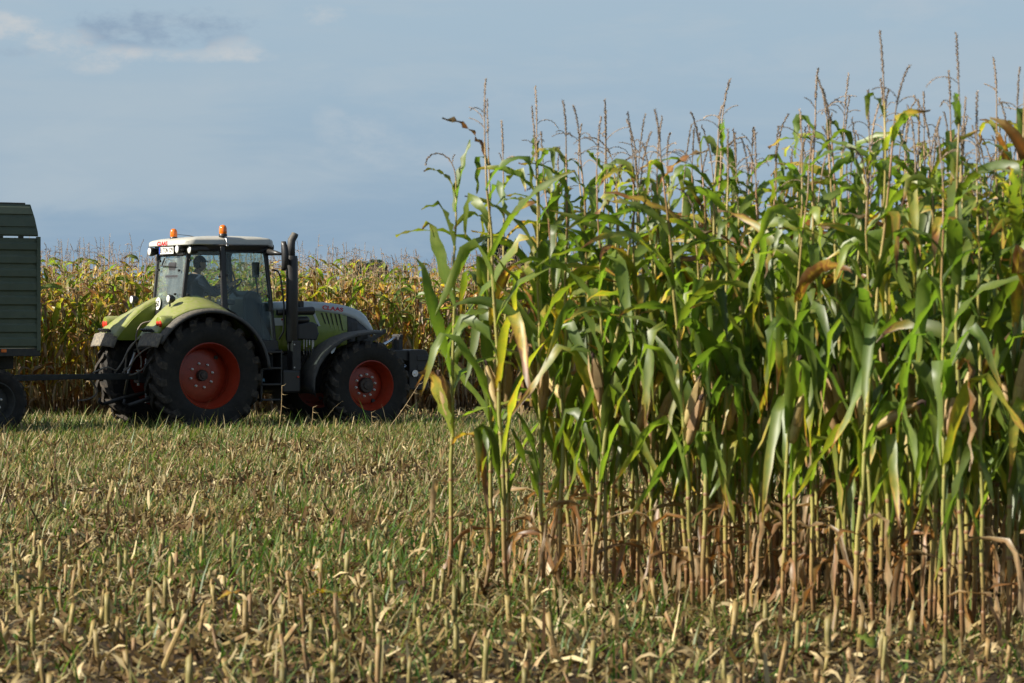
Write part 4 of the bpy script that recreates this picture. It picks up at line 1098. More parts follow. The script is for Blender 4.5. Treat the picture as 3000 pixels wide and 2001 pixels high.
def make_plant(seed, H=2.55, far=False, custom=None):
    """returns a list of (part name, MB, material, sub-parts)"""
    r = random.Random(seed); parts = []
    H = H * r.uniform(.95, 1.05)
    lean = (r.uniform(-.05, .14), r.uniform(-.08, .08))
    r0 = r.uniform(.0118, .0148) if not far else r.uniform(.012, .015)
    pts, rad, cols = stalk_geo(r, H, r0, lean, purple=r.uniform(.1, .6), segs=10 if not far else 6)
    m = MB(); m.tube(pts, rad, 7 if not far else 5, cols=cols)
    if not far:
        for k in range(9):
            z = .18 + k * .24
            if z < H - .3:
                c = along(pts, H, z); rr = r0 * (1 - .68 * (z / H) ** 1.6)
                m.tube([c + Vector((0, 0, -.010)), c, c + Vector((0, 0, .010))], [rr, rr * 1.28, rr], 7, cap=False, cols=[(.75 if z < .7 else .45, .45, 0)] * 3)
    parts.append(('stalk', m, 'corn_stalk', []))
    nl = r.randint(12, 14) if not far else r.randint(8, 10)
    az0 = r.uniform(0, 6.28)
    leaves = []
    if custom: leaves = custom(r)
    else:
        for i in range(nl):
            t = i / (nl - 1)
            z = .28 + (H - (.36 if not far else .46)) * t ** .95
            az = az0 + math.pi * i + r.gauss(0, .45)
            lowdead = 1 - min(1, max(0, (z - (.26 if not far else .45)) / (.44 if not far else .75)))          # withered near the ground
            if far: dry = (max(0, r.gauss(.24, .16)) if r.random() < .60 else r.uniform(.48, 1.0)) + .50 * lowdead + .20 * max(0, (t - .6))
            else: dry = max(0, r.gauss(.11, .12)) if r.random() > lowdead * 1.1 else r.uniform(.62, .92)
            if not far and r.random() < .07: dry += .35
            if not far and dry > .6 and r.random() < .1: continue
            L = (.38 + .42 * math.sin(math.pi * min(1, .18 + .72 * t))) * r.uniform(.85, 1.15)
            W = (.048 + .031 * math.sin(math.pi * min(1, .2 + .65 * t))) * r.uniform(.85, 1.12)
            if far: W *= 1.45
            if dry > .6: W *= .46 if not far else .6
            if t > .8: L *= .72; W *= .8
            a0 = r.uniform(.15, .45); a1 = r.uniform(1.5, 2.85); p = r.uniform(1.0, 1.8); kink = None
            if t > .72: a1 = r.uniform(1.4, 2.7); p = r.uniform(.7, 1.1); a0 = r.uniform(.3, .6)
            if z < 1.2 and not far: a0 = r.uniform(.12, .42); a1 = r.uniform(.8, 1.4); L *= 1.3
            if r.random() < ((.52 if z > 1.2 else .85) if not far else .3): kink = (r.uniform(.18, .55), r.uniform(2.5, 3.08))
            if dry > .62: a0 = r.uniform(.6, 1.3); a1 = r.uniform(2.5, 3.05); p = .7; kink = (r.uniform(.1, .3), r.uniform(2.7, 3.1))
            leaves.append(dict(z=z, az=az, L=L, W=W, a0=a0, a1=a1, p=p, dry=dry, kink=kink, twist=r.gauss(0, 1.3) if dry < .6 else r.gauss(0, 2.6), sway=r.gauss(.0, .4), fold=r.uniform(.25, .85) if dry < .6 else .9))
    for lf in leaves:
        b = along(pts, H, lf['z'])
        m = MB(); m.add(*leaf_geo(r, b, lf['az'], lf['L'], lf['W'], lf['a0'], lf['a1'], lf['p'], lf['dry'], lf.get('kink'), lf.get('twist', 0), segs=11 if not far else 7,
                                  wave=.013 if lf['dry'] < .5 else .02, fold=lf.get('fold', .35), sway=lf.get('sway', 0), drytip=r.uniform(.15, .6) if not far else r.uniform(.3, .7)))
        parts.append(('leaf', m, 'corn_leaf', []))
    ne = 1 if r.random() < .55 or far else 2
    for k in range(ne):
        z = r.uniform(.98, 1.22) - .14 * k
        ea = r.uniform(0, 6.28)
        m, s = ear_geo(r, along(pts, H, z) + Vector((math.cos(ea), math.sin(ea), 0)) * .022, ea, r.uniform(.08, .42) if r.random() < .96 else r.uniform(.7, 1.1), r.uniform(.24, .30), r.uniform(.026, .032), r.uniform(.30, .75))
        parts.append(('ear', m, 'corn_husk', [('silk', s, 'silk')] if not far else []))
    az_t = r.gauss(0, .6)
    ln = r.uniform(.05, .55) if r.random() < .85 else r.uniform(1.2, 2.4)
    if custom: ln = 2.9; az_t = math.pi
    parts.append(('tassel', tassel_geo(r, along(pts, H, H * .998), (az_t, ln), r.uniform(.27, .40) if not far else r.uniform(.22, .38), r.randint(1, 4), lite=far), 'corn_tassel', []))
    return parts


def plant_tree(parts, name='corn_plant'):
    root = empty(name)
    for pn, m, mt, subs in parts:
        o = link(pn, m.mesh(pn, smooth=True), mt, root)
        for sn, sm, smt in subs: link(sn, sm.mesh(sn, smooth=True), smt, o)
    return root


# --- the near stand on the right: rows run away to the right, their cut end faces the camera
def lone_plant(r):
    """the thin plant at the very left edge of the stand"""
    P = math.pi
    return [dict(z=2.40, az=2.6, L=.34, W=.05, a0=.25, a1=1.9, p=1.2, dry=.3, twist=.5, fold=.5),
            dict(z=1.95, az=.4, L=.55, W=.08, a0=.4, a1=2.4, p=1.2, dry=.15, twist=.7, fold=.3),
            dict(z=1.45, az=.9, L=.6, W=.085, a0=.35, a1=2.3, p=1.2, dry=.12, twist=.7, fold=.3),
            dict(z=2.32, az=.3, L=.46, W=.075, a0=.10, a1=.30, p=1, dry=.05, twist=.5, fold=.9),
            dict(z=2.08, az=P, L=.42, W=.075, a0=.22, a1=.5, p=1, dry=.10, kink=(.62, 1.9), twist=.4, fold=.8),
            dict(z=1.72, az=P + .2, L=.62, W=.125, a0=.30, a1=.25, p=1, dry=.05, kink=(.8, 2.6), twist=1.2, fold=.2),
            dict(z=1.60, az=-.25, L=.85, W=.12, a0=.75, a1=.45, p=1, dry=.12, kink=(.75, 2.3), twist=1.2, fold=.2),
            dict(z=1.28, az=P - .2, L=.80, W=.12, a0=.30, a1=.22, p=1, dry=.05, kink=(.86, 1.5), twist=-1.2, fold=.2),
            dict(z=1.18, az=.2, L=.55, W=.075, a0=.30, a1=2.5, p=1.2, dry=.06, twist=.6, fold=.3),
            dict(z=.92, az=P + .1, L=.50, W=.13, a0=.35, a1=.25, p=1, dry=.28, kink=(.72, 1.55), twist=1.3, fold=.2),
            dict(z=1.02, az=-.1, L=.62, W=.085, a0=1.1, a1=1.6, p=1, dry=.22, twist=.3, fold=.3),
            dict(z=.86, az=-.5, L=.72, W=.06, a0=.6, a1=3.0, p=.6, dry=.55, kink=(.2, 3.0), twist=1.2, fold=.6),
            dict(z=.62, az=P - .6, L=.40, W=.05, a0=1.0, a1=2.9, p=.6, dry=.95, kink=(.2, 3.0), twist=1.5, fold=.8),
            dict(z=.40, az=.5, L=.42, W=.05, a0=.9, a1=2.9, p=.6, dry=.9, kink=(.2, 3.0), twist=1.5, fold=.8)]


NEAR = 'maize plants of the near stand'
CORNER = Vector((-.385, 18.15, 0))
protos = [plant_tree(make_plant(100 + i, H=2.50)) for i in range(30)]
used = [False] * len(protos)
lone = plant_tree(make_plant(77, H=2.44, custom=lone_plant))
lone.location = CORNER; lone.rotation_euler = (0, R(.6), 0)
tag(lone, 'slender corn plant standing alone at the left edge of the near stand', 'corn plant', NEAR)
near_count = 1
near_pos = [CORNER.copy()]
cand = []
for k in range(0, 9):
    start = .056 * k
    j = 0
    pos_u = start + (rng.uniform(.27, .34) if k == 0 else rng.uniform(-.12, .12))
    while pos_u < 9:
        q = CORNER + V * (.75 * k + rng.gauss(0, .035)) + U * pos_u
        px = 1500 + FPX * q.x / q.y
        if px > 3300 or q.y < 13.9: 
            if px > 3300: break
        else: cand.append((q, k, pos_u - start))
        pos_u += rng.uniform(.08, .145) * (1.3 if k < 2 and pos_u - start < 1.0 else 1)
        if rng.random() < .06: pos_u += .12
cand.sort(key=lambda c: c[0].y)
first_of_row = {}
for q, k, u_ in cand:
    i = rng.randrange(len(protos))
    o = protos[i] if not used[i] else copy_tree(protos[i])
    used[i] = True
    o.location = q
    o.rotation_euler = (rng.gauss(0, .025), rng.gauss(.01, .025), rng.uniform(0, 6.28))
    s = rng.uniform(.93, 1.07) if u_ > .2 else rng.uniform(.96, 1.06)
    o.scale = (s, s, s * rng.uniform(.97, 1.04) * (.985 + .004 * k))
    if u_ < .16 and k > 0:
        nm = {1: 'second', 2: 'third', 3: 'fourth', 4: 'fifth', 5: 'sixth', 6: 'seventh', 7: 'eighth', 8: 'ninth'}[k]
        if k not in first_of_row:
            first_of_row[k] = 1
            tag(o, 'corn plant at the cut end of the %s row, counted from the lone left plant' % nm, 'corn plant', NEAR); near_count += 1; near_pos.append(q); continue
    tag(o, 'tall green corn plant with ear and tassel crowded inside the near stand', 'corn plant', NEAR)
    near_count += 1; near_pos.append(q)
for i, uu in enumerate(used):
    if not uu:
        for ch in list(protos[i].children_recursive): bpy.data.objects.remove(ch)
        bpy.data.objects.remove(protos[i])
print('near corn', near_count)

# --- the standing field behind the tractor
E0 = Vector((-8.2, 52.0, 0)); NVEC = -V                 # NVEC points away from the camera
FARG = 'maize plants along the edge of the far field'
fprot_parts = [make_plant(500 + i, H=2.72, far=True) for i in range(14)]
fprot = [plant_tree(p) for p in fprot_parts]
fused = [False] * len(fprot)
n_far = 0; front_pos = []
t = -1.2
limit = 300 - near_count
while t < 17 and n_far < limit:
    q = E0 + U * t + NVEC * rng.gauss(0, .05)
    px = 1500 + FPX * q.x / q.y
    hidden = px < 60 or (855 < px < 0)
    if not hidden:
        i = rng.randrange(len(fprot))
        o = fprot[i] if not fused[i] else copy_tree(fprot[i]); fused[i] = True
        o.location = q; o.rotation_euler = (rng.gauss(0, .03), rng.gauss(.01, .03), rng.uniform(0, 6.28)); s = rng.uniform(.93, 1.06); o.scale = (s, s, s)
        lab = 'ripening yellow and green corn plant at the edge of the field behind the tractor'
        if n_far == 0: lab = 'yellowing corn plant nearest the trailer at the edge of the field behind'
        tag(o, lab, 'corn plant', FARG); n_far += 1; front_pos.append(t)
    t += rng.uniform(.115, .165)
t_end = t
for i, uu in enumerate(fused):
    if not uu:
        for ch in list(fprot[i].children_recursive): bpy.data.objects.remove(ch)
        bpy.data.objects.remove(fprot[i])
print('far edge plants', n_far, 'up to t', t_end)


class Bulk:
    """many small meshes gathered into one"""
    def __init__(s): s.V = []; s.F4 = []; s.F3 = []; s.Cc = []; s.n = 0; s.MI4 = []; s.MI3 = []
    def add(s, v, f4, f3, c, mi4, mi3):
        s.V.append(v); s.Cc.append(c)
        if len(f4): s.F4.append(f4 + s.n); s.MI4.append(mi4)
        if len(f3): s.F3.append(f3 + s.n); s.MI3.append(mi3)
        s.n += len(v)
    def build(s, name, mats):
        v = np.concatenate(s.V).astype(np.float32); c = np.concatenate(s.Cc).astype(np.float32)
        f4 = np.concatenate(s.F4) if s.F4 else np.zeros((0, 4), int); f3 = np.concatenate(s.F3) if s.F3 else np.zeros((0, 3), int)
        mi = np.concatenate(([np.concatenate(s.MI4)] if s.MI4 else []) + ([np.concatenate(s.MI3)] if s.MI3 else [])).astype(np.int32)
        me = bpy.data.meshes.new(name)
        me.vertices.add(len(v)); me.vertices.foreach_set('co', v.ravel())
        nl = len(f4) * 4 + len(f3) * 3
        me.loops.add(nl); me.loops.foreach_set('vertex_index', np.concatenate([f4.ravel(), f3.ravel()]).astype(np.int32))
        me.polygons.add(len(f4) + len(f3))
        st_ = np.concatenate([np.arange(len(f4)) * 4, len(f4) * 4 + np.arange(len(f3)) * 3]).astype(np.int32)
        me.polygons.foreach_set('loop_start', st_)
        for m_ in mats: me.materials.append(M[m_])
        me.polygons.foreach_set('material_index', mi)
        me.polygons.foreach_set('use_smooth', np.ones(len(me.polygons), dtype=bool))
        me.update(calc_edges=True); me.validate()
        a = me.color_attributes.new('col', 'FLOAT_COLOR', 'POINT')
        cc = np.ones((len(v), 4), dtype=np.float32); cc[:, :3] = c; a.data.foreach_set('color', cc.ravel())
        o = bpy.data.objects.new(name, me); C.objects.link(o); return o


def parts_arrays(parts, mats):
    v = []; c = []; f4 = []; f3 = []; m4 = []; m3 = []; n = 0
    for pn, m, mt, subs in parts:
        mi = mats.index(mt)
        for f in m.f:
            g_ = [i + n for i in f]
            if len(g_) == 4: f4.append(g_); m4.append(mi)
            else:
                for k in range(1, len(g_) - 1): f3.append([g_[0], g_[k], g_[k + 1]]); m3.append(mi)
        v += m.v; c += m.c if m.c else [(.5, .5, 0)] * len(m.v); n += len(m.v)
    return np.array([tuple(p) for p in v]), np.array(f4, int).reshape(-1, 4), np.array(f3, int).reshape(-1, 3), np.array(c), np.array(m4, int), np.array(m3, int)


CM = ['corn_stalk', 'corn_leaf', 'corn_husk', 'corn_tassel']
arrs = [parts_arrays(p, CM) for p in fprot_parts]
bulk = Bulk()
nr_ = np.random.RandomState(5)
for row in range(0, 11):
    t = -4.5 if row else -4.5
    while t < 34:
        front = row == 0 and front_pos and front_pos[0] - .05 <= t <= t_end
        if not front and not (row > 7 and t < -9):
            q = E0 + U * t + NVEC * (.75 * row + rng.gauss(0, .06))
            v, f4, f3, c, m4, m3 = arrs[rng.randrange(len(arrs))]
            a = rng.uniform(0, 6.28); s = rng.uniform(.92, 1.07) * (1 + .004 * row)
            ca, sa = math.cos(a) * s, math.sin(a) * s
            w = np.empty_like(v); w[:, 0] = v[:, 0] * ca - v[:, 1] * sa + q.x + v[:, 2] * rng.gauss(0, .03); w[:, 1] = v[:, 0] * sa + v[:, 1] * ca + q.y; w[:, 2] = v[:, 2] * s
            cc = c.copy(); cc[:, 1] = np.clip(cc[:, 1] + rng.uniform(-.25, .25), 0, 1); cc[:, 0] = np.clip(cc[:, 0] + rng.uniform(-.08, .12), 0, 1)
            bulk.add(w, f4, f3, cc, m4, m3)
        t += rng.uniform(.10, .16) * (1 if row < 5 else 1.35)
tag(bulk.build('cornfield', CM), 'ripe yellow and green maize field standing behind the tractor', 'maize field', kind='stuff')

# ------------------------------------------------------------------ stubble, residue, grass
def in_near_stand(x, y):
    d = Vector((x, y, 0)) - CORNER
    v_ = d.dot(V); u_ = d.dot(U)
    return v_ > -.3 and u_ > .075 * v_ - .12


def in_far_field(x, y):
    d = Vector((x, y, 0)) - E0
    return d.dot(NVEC) > -.25


def stub_geo(r, lite=False):
    m = MB(); h = r.uniform(.10, .195) if r.random() < .78 else r.uniform(.04, .11); rd = r.uniform(.0095, .0150); n = 7 if not lite else 5
    lx, ly = r.gauss(0, .013), r.gauss(0, .013)
    if r.random() < .18: lx, ly = r.gauss(0, .08), r.gauss(0, .08)
    d0 = r.uniform(.05, .66); tn = r.uniform(.1, .6)
    m.tube([(0, 0, -.03), (lx * .3, ly * .3, h * .33), (lx * .66, ly * .66, h * .66), (lx, ly, h)], [rd * 1.18, rd * 1.05, rd, rd * .97], n, cap=False, cols=[(d0 + .35, tn - .25, 0), (d0 + .15, tn, 0), (d0, tn + .12, 0), (d0 + .1, tn + .2, 0)])
    # slanting, splintered cut
    o = len(m.v) - n
    sl_ = r.uniform(-.6, .6); a = r.uniform(0, 6.28)
    for k in range(n):
        x, y, z = m.v[o + k]; m.v[o + k] = (x, y, z + sl_ * ((x - lx) * math.cos(a) + (y - ly) * math.sin(a)) * 2 + r.uniform(0, .012))
    m.add([(lx, ly, h - .004)], [], [(.95, .7, 0)]); c = len(m.v) - 1
    m.f += [(o + k, o + (k + 1) % n, c) for k in range(n)]
    # a torn sheath or two clinging to the stub
    for k in range(r.randint(0, 2)):
        az = r.uniform(0, 6.28); b = (math.cos(az) * rd, math.sin(az) * rd, r.uniform(0, h * .5))
        m.add(*leaf_geo(r, b, az, r.uniform(.10, .22), r.uniform(.018, .035), r.uniform(.1, .7), r.uniform(1.0, 2.9), 1.0, r.uniform(.75, 1.0), None, r.gauss(0, 1.5), segs=4, wave=.006, lite=True))
    return m


SB = [stub_geo(random.Random(900 + i)) for i in range(26)]
SBm = [m.mesh('corn_stub', smooth=True) for m in SB]
for me in SBm: me.materials.append(M['stub'])
SBa = [parts_arrays([('s', m, 'stub', [])], ['stub']) for m in SB]
cands = []
for k in range(-90, 90):
    base = k * .75
    # rows run along U; the offset is measured along V
    for j in range(-460, 580):
        uu = j * .125 + rng.uniform(-.045, .045)
        q = U * uu + V * (base + rng.gauss(0, .03))
        if q.y < 11.6 or q.y > 62: continue
        if abs(q.x) > .175 * q.y + 1.0: continue
        if in_near_stand(q.x, q.y) or in_far_field(q.x, q.y): continue
        if rng.random() < .05 + .16 * math.sin(1.3 * q.x + 2.1 * math.sin(.8 * q.y)) ** 2 + .2 * min(1, max(0, (q.y - 16) / 8)): continue
        cands.append(q.copy())
cands.sort(key=lambda q: q.y)
print('stubs', len(cands))
sb = Bulk(); nst = 0
STG = 'maize stubs of the cut rows in the foreground'
for q in cands:
    infr = abs(q.x) < .176 * q.y and q.y > 12.75
    i = rng.randrange(len(SB)); a = rng.uniform(0, 6.28); s = rng.uniform(.8, 1.15)
    if infr and nst < 300:
        o = bpy.data.objects.new('corn_stub', SBm[i]); C.objects.link(o); o.location = q; o.rotation_euler = (0, 0, a); o.scale = (s, s, s)
        tag(o, 'cut tan corn stalk stub standing in the foreground stubble rows', 'stub', STG); nst += 1
    else:
        v, f4, f3, c, m4, m3 = SBa[i]; ca, sa = math.cos(a) * s, math.sin(a) * s
        w = np.empty_like(v); w[:, 0] = v[:, 0] * ca - v[:, 1] * sa + q.x; w[:, 1] = v[:, 0] * sa + v[:, 1] * ca + q.y; w[:, 2] = v[:, 2] * s * rng.uniform(.6, 1.1) * (1 - .42 * min(1, max(0, (q.y - 16.5) / 8)))
        cc = c.copy(); cc[:, 1] = np.clip(cc[:, 1] + rng.uniform(-.3, .25), 0, 1)
        sb.add(w, f4, f3, cc, m4, m3)
tag(sb.build('stubble', ['stub']), 'rows of cut maize stubble running across the harvested field', 'stubble', kind='stuff')


def field_points(n, y0, y1, power, rs, margin=.8):
    """random ground points inside the view wedge, denser near the camera when power > 1"""
    t = rs.rand(n) ** power; y = y0 + (y1 - y0) * t
    x = (rs.rand(n) * 2 - 1) * (.176 * y + margin)
    return x, y


def patchy(x, y, s=.5, seed=0):
    return .5 + .25 * np.sin(x * s * 2.1 + seed + 1.7 * np.sin(y * s * .9 + seed)) + .25 * np.sin(y * s * 1.3 + 2 * seed + 1.3 * np.sin(x * s * 1.9))


def residue():
    rs = np.random.RandomState(11); bl = Bulk()
    for (n, y0, y1, sc) in ((46000, 12, 25, 1.0), (74000, 22, 44, 1.15), (7000, 42, 60, 1.3)):
        x, y = field_points(n, y0, y1, .75, rs)
        d = np.stack([x - E0.x, y - E0.y], 1) @ np.array([NVEC.x, NVEC.y]); keep = d < 2
        x, y = x[keep], y[keep]; n = len(x)
        L = rs.gamma(2.3, .018, n) + .02; W = rs.uniform(.006, .028, n) * sc
        lg = rs.rand(n) < .03; L[lg] = rs.uniform(.10, .28, lg.sum()); W[lg] = rs.uniform(.012, .035, lg.sum())          # whole leaf strips
        az = rs.rand(n) * 6.283
        tl = rs.normal(0, .30, n); up = rs.rand(n) < (.14 if y0 < 15 else .30); tl[up] = rs.uniform(.5, 1.45, up.sum())
        bend = rs.normal(0, .5, n); z0 = rs.uniform(.0, .05, n)
        roll = rs.normal(0, .7, n)
        dx, dy = np.cos(az), np.sin(az)
        vs = np.zeros((n, 6, 3))
        for i, (f, k) in enumerate(((0, 0), (.5, 1), (1, 2))):
            a = tl + bend * (f - .5) * (1 if i else 0)
            cx = x + dx * np.cos(tl) * L * f * (1 - .1 * (i == 2)); cy = y + dy * np.cos(tl) * L * f; cz = z0 + np.abs(np.sin(tl)) * L * f + (bend * .12 * L if i == 1 else 0)
            ww = W * (1, .9, .55)[i] * .5
            vs[:, 2 * i, 0] = cx - dy * ww * np.cos(roll); vs[:, 2 * i, 1] = cy + dx * ww * np.cos(roll); vs[:, 2 * i, 2] = cz + ww * np.sin(roll)
            vs[:, 2 * i + 1, 0] = cx + dy * ww * np.cos(roll); vs[:, 2 * i + 1, 1] = cy - dx * ww * np.cos(roll); vs[:, 2 * i + 1, 2] = cz - ww * np.sin(roll)
        f = np.array([[0, 1, 3, 2], [2, 3, 5, 4]])
        f4 = (np.arange(n)[:, None, None] * 6 + f[None]).reshape(-1, 4)
        dry = np.clip(rs.normal(.58, .30, n), .02, 1); ton = rs.rand(n)
        c = np.zeros((n, 6, 3)); c[:, :, 0] = dry[:, None]; c[:, :, 1] = ton[:, None]
        bl.add(vs.reshape(-1, 3), f4, np.zeros((0, 3), int), c.reshape(-1, 3), np.zeros(len(f4), int), np.zeros(0, int))
    tag(bl.build('crop_residue', ['residue']), 'chopped dry maize leaves and husks littering the cut field', 'crop residue', kind='stuff')


residue()


def grass():
    rs = np.random.RandomState(21); bl = Bulk()
    for (n, y0, y1, hmul, thr) in ((20000, 16.5, 25, 1.0, -9), (26000, 12.3, 26, .85, .50), (52000, 24, 45, 1.0, .38), (26000, 40, 50, 1.35, .0)):
        x, y = field_points(n, y0, y1, .8, rs)
        pt = patchy(x, y, .55, 1.3) * .6 + patchy(x, y, 1.9, 4.0) * .4
        keep = pt + rs.normal(0, .13, n) > thr
        if thr < -1: keep = ((x + 1.3) / 1.7) ** 2 + ((y - 20.2) / 2.6) ** 2 + rs.normal(0, .35, n) < .7      # weedy patch left of the stand
        d = np.stack([x - E0.x, y - E0.y], 1) @ np.array([NVEC.x, NVEC.y]); keep &= d < 1
        x, y, pt = x[keep], y[keep], pt[keep]; n = len(x)
        # gather in tufts
        x += rs.normal(0, .05, n); y += rs.normal(0, .05, n)
        h = rs.gamma(4, .028, n) * hmul + .03; az = rs.rand(n) * 6.283; cur = rs.uniform(.1, 1.0, n); lean = rs.uniform(0, .6, n); w = rs.uniform(.003, .0068, n) * (1 + .012 * y)
        sx, sy = -np.sin(az), np.cos(az)
        vs = np.zeros((n, 7, 3))
        for i, f in enumerate((0, .4, .75, 1)):
            a = lean + cur * f * 1.2
            r_ = h * f * np.sin(a); zz = h * f * np.cos(a * .8)
            cx, cy = x + np.cos(az) * r_, y + np.sin(az) * r_
            ww = w * (1, .9, .6, 0)[i]
            if i < 3:
                vs[:, 2 * i] = np.stack([cx + sx * ww, cy + sy * ww, zz], 1); vs[:, 2 * i + 1] = np.stack([cx - sx * ww, cy - sy * ww, zz], 1)
            else: vs[:, 6] = np.stack([cx, cy, zz], 1)
        o = np.arange(n)[:, None, None] * 7
        f4 = (o + np.array([[0, 1, 3, 2], [2, 3, 5, 4]])[None]).reshape(-1, 4); f3 = (np.arange(n)[:, None] * 7 + np.array([4, 5, 6])[None])
        dry = np.clip(rs.normal(.30 if y0 < 20 else .40, .28, n) + (rs.rand(n) < .25) * .5, 0, 1) * (.7 if thr < -1 else 1); ton = rs.rand(n)
        c = np.zeros((n, 7, 3)); c[:, :, 0] = dry[:, None]; c[:, 4:, 0] = np.clip(c[:, 4:, 0] + .15, 0, 1); c[:, :, 1] = ton[:, None]
        bl.add(vs.reshape(-1, 3), f4, f3, c.reshape(-1, 3), np.zeros(len(f4), int), np.zeros(len(f3), int))
    tag(bl.build('grass', ['grass_blade']), 'short green weeds and grass growing between the stubble', 'grass', kind='stuff')


grass()

# --- fallen stalk pieces, dropped leaves and tall dry weeds one can point at
def at(px, py, z=0.0):
    """ground point seen at a photo pixel"""
    y = FPX * (HC - z) / (py - YH); return Vector(((px - 1500) / FPX * y, y, z))


def stick(p0, p1, r0, label, r):
    a, b_ = Vector(p0), Vector(p1); m = MB(); L = (b_ - a)
    m.tube([Vector((0, 0, 0)), L * .33 + Vector((0, 0, .004)), L * .66, L], [r0, r0 * .95, r0 * 1.02, r0 * .9], 7, cols=[(.3, .7, 0), (.45, .8, 0), (.4, .8, 0), (.95, 1, 0)])
    o = m.build('stalk_piece', 'stub', smooth=False); o.location = a
    tag(o, label, 'stalk', 'broken stalk pieces lying on the stubble')


for i, (x0, y0, h0, x1, y1, h1, lb) in enumerate([
    (470, 1975, .02, 545, 1800, .24, 'thick brown stalk leaning steeply among the front stubs'),
    (800, 1930, .02, 870, 1830, .16, 'yellow broken stalk leaning to the right near the bottom edge'),
    (590, 1925, .01, 725, 1860, .03, 'pale split stalk lying slanted on the foreground ground'),
    (205, 1625, .01, 270, 1578, .10, 'short stalk piece propped up on the left stubble'),
    (250, 1632, .03, 308, 1628, .04, 'pale chopped stalk stump lying flat on the left'),
    (2150, 1840, .03, 2255, 1848, .04, 'cream coloured stalk piece lying before the near stand'),
    (930, 1950, .01, 975, 1895, .10, 'stub broken over beside the bottom edge stubs')]):
    y_ = FPX * (HC - h0) / (max(y0, 1300) - YH); a = at(x0, y0, h0); yb = a.y + .02
    b_ = Vector(((x1 - 1500) / FPX * yb, yb, HC - (y1 - YH) / FPX * yb))
    stick(a, b_, rng.uniform(.011, .016), lb, rng)
for i, (px, py, L, W, az, dry, lb) in enumerate([
    (1010, 1760, .22, .09, 2.6, .40, 'curled pale green leaf lying between the stubs'),
    (30, 1760, .30, .07, .4, .05, 'dark green leaf blade lying at the left edge of the stubble'),
    (80, 1705, .20, .05, 2.7, .10, 'green leaf scrap at the left edge of the field'),
    (905, 1750, .14, .10, .3, .45, 'broad pale leaf scrap on the ground among front stubs'),
    (2560, 1900, .22, .07, 1.9, .15, 'green leaf blade fallen in front of the near stand'),
    (980, 1690, .18, .06, 3.0, .38, 'small twisted leaf on the weedy patch'),
    (640, 1757, .18, .05, .5, .5, 'whitish leaf strip lying in the middle of the stubble')]):
    r = random.Random(40 + i); p = at(px, py, .08)
    m = MB(); m.add(*leaf_geo(r, (0, 0, 0), az, L, W, 1.0, 1.9, 1.0, dry, None, r.uniform(-.8, .8), segs=8, wave=.012))
    o = m.build('fallen_leaf', 'corn_leaf', smooth=True, solid=.001); o.location = p
    tag(o, lb, 'leaf', 'leaves dropped on the cut field')
for i, (x0, y0, x1, y1, lb) in enumerate([
    (1135, 1235, 1228, 1125, 'bare dry weed stalk leaning right before the front wheel'),
    (815, 1245, 826, 1130, 'thin upright dry weed stem in front of the tractor steps'),
    (1085, 1255, 1088, 1208, 'short pale weed stem standing by the front tyre'),
    (905, 1240, 917, 1193, 'dry grass stem leaning between the tractor wheels')]):
    r = random.Random(60 + i); yb = 43.2; P = lambda px, py: Vector(((px - 1500) / FPX * yb, yb, HC - (py - YH) / FPX * yb))
    a, b_ = P(x0, y0), P(x1, y1); base = Vector((a.x - (b_.x - a.x) * .15, yb, 0))
    m = MB(); mid = (base + b_) / 2 + Vector((.02, 0, 0)); path = smooth_path([base - base, mid - base, b_ - base], 5)
    m.tube(path, [.007 - .004 * k / (len(path) - 1) for k in range(len(path))], 6, cols=[(.8, .8, 0)] * len(path))
    for k in range(3):
        q = path[-1 - 2 * k]; e = q + Vector((.06 + .03 * k, r.uniform(-.03, .03), .03 - .04 * k)); m.tube([q, (q + e) / 2 + Vector((0, 0, -.01)), e], [.003, .003, .002], 5, cols=[(.9, .9, 0)] * 3)
    o = m.build('weed_stalk', 'stub', smooth=True); o.location = base
    tag(o, lb, 'weed', 'dry weeds standing by the tractor')

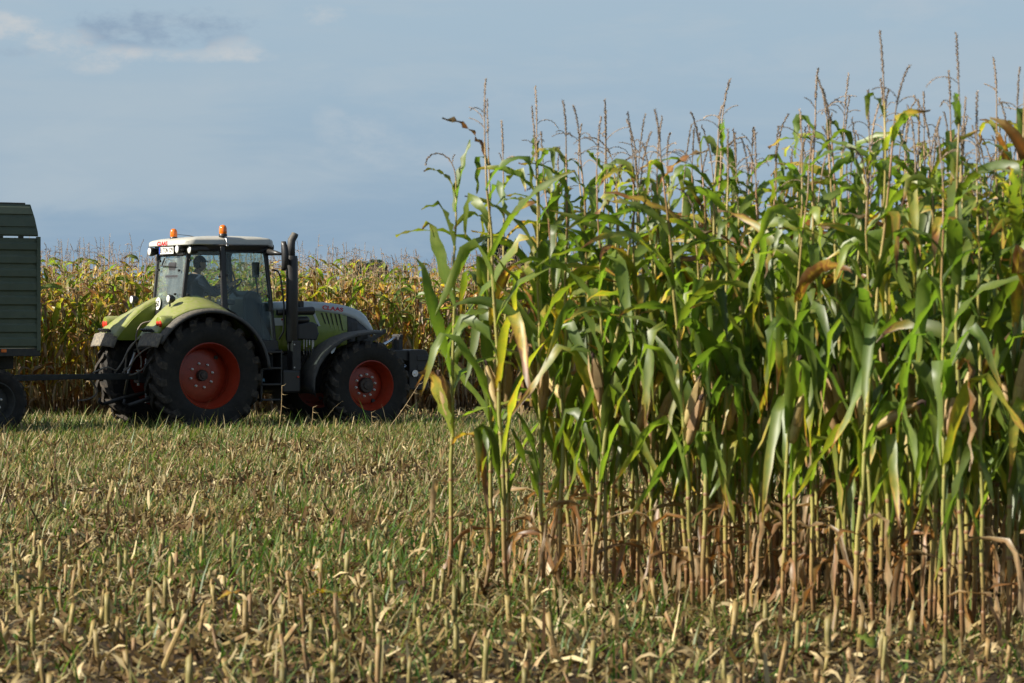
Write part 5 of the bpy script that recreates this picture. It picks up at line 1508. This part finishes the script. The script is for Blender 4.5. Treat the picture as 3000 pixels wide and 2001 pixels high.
# ------------------------------------------------------------------ far trees beyond the field
def far_tree(px, top, width, D, label, seed):
    r = random.Random(seed); rs = np.random.RandomState(seed)
    X = (px - 1500) / FPX * D; H = HC + (YH - top) / FPX * D; Wd = width / FPX * D
    root = empty('tree', (X, D, 0)); tag(root, label, 'tree', 'trees on the horizon')
    m = MB(); m.tube([(0, 0, -.3), (.1, 0, H * .3), (-.1, .1, H * .5), (0, 0, H * .7)], [H * .028, H * .022, H * .015, H * .005], 8)
    for k in range(7):
        a = r.uniform(0, 6.28); z = H * r.uniform(.25, .5); m.tube([(0, 0, z), (math.cos(a) * Wd * .2, math.sin(a) * Wd * .2, z + H * .08), (math.cos(a) * Wd * .38, math.sin(a) * Wd * .38, z + H * .17)], [H * .009, H * .006, H * .002], 5)
    m.build('trunk', 'bark', root, smooth=True)
    bl = Bulk(); nc = 80
    cl = []
    for k in range(nc):
        z = r.uniform(.25, .97); env = math.sin(math.pi * min(1, max(.05, (z - .12) / .93)) ** .8) ** .7
        a = r.uniform(0, 6.28); rr = Wd * .5 * env * r.uniform(.35, .95); cl.append((math.cos(a) * rr, math.sin(a) * rr, z * H, Wd * r.uniform(.09, .17)))
    for (cx, cy, cz, cr) in cl:
        n = 150; p = rs.normal(0, 1, (n, 3)); p /= np.linalg.norm(p, axis=1)[:, None]; p *= (rs.rand(n) ** .4)[:, None] * cr; p[:, 2] *= .75; p += np.array([cx, cy, cz])
        s = rs.uniform(.012, .024, n) * H * .9
        u_ = rs.normal(0, 1, (n, 3)); u_ /= np.linalg.norm(u_, axis=1)[:, None]; w_ = np.cross(u_, rs.normal(0, 1, (n, 3))); w_ /= np.linalg.norm(w_, axis=1)[:, None]
        vs = np.stack([p - u_ * s[:, None], p + w_ * s[:, None] * .55, p + u_ * s[:, None], p - w_ * s[:, None] * .55], 1).reshape(-1, 3)
        f4 = np.arange(n)[:, None] * 4 + np.arange(4)[None]
        c = np.zeros((n * 4, 3)); c[:, 0] = np.repeat(rs.rand(n), 4); c[:, 1] = np.repeat(rs.rand(n), 4)
        bl.add(vs, f4, np.zeros((0, 3), int), c, np.zeros(n, int), np.zeros(0, int))
    o = bl.build('crown', ['tree_leaf']); o.parent = root


for a in [(1448, 688, 110, 420, 'rounded dark tree on the horizon left of the tall corn tops', 1), (1495, 702, 100, 430, 'broad dark tree on the horizon beside the taller rounded one', 2),
          (1050, 757, 120, 600, 'low far tree crown just above the field behind the tractor hood', 3), (1105, 762, 100, 610, 'lower far tree crown right of the one above the hood', 4),
          (1610, 735, 120, 560, 'far dark tree seen through the tall corn tops', 5)]:
    far_tree(*a)
print('objects', len(bpy.data.objects))
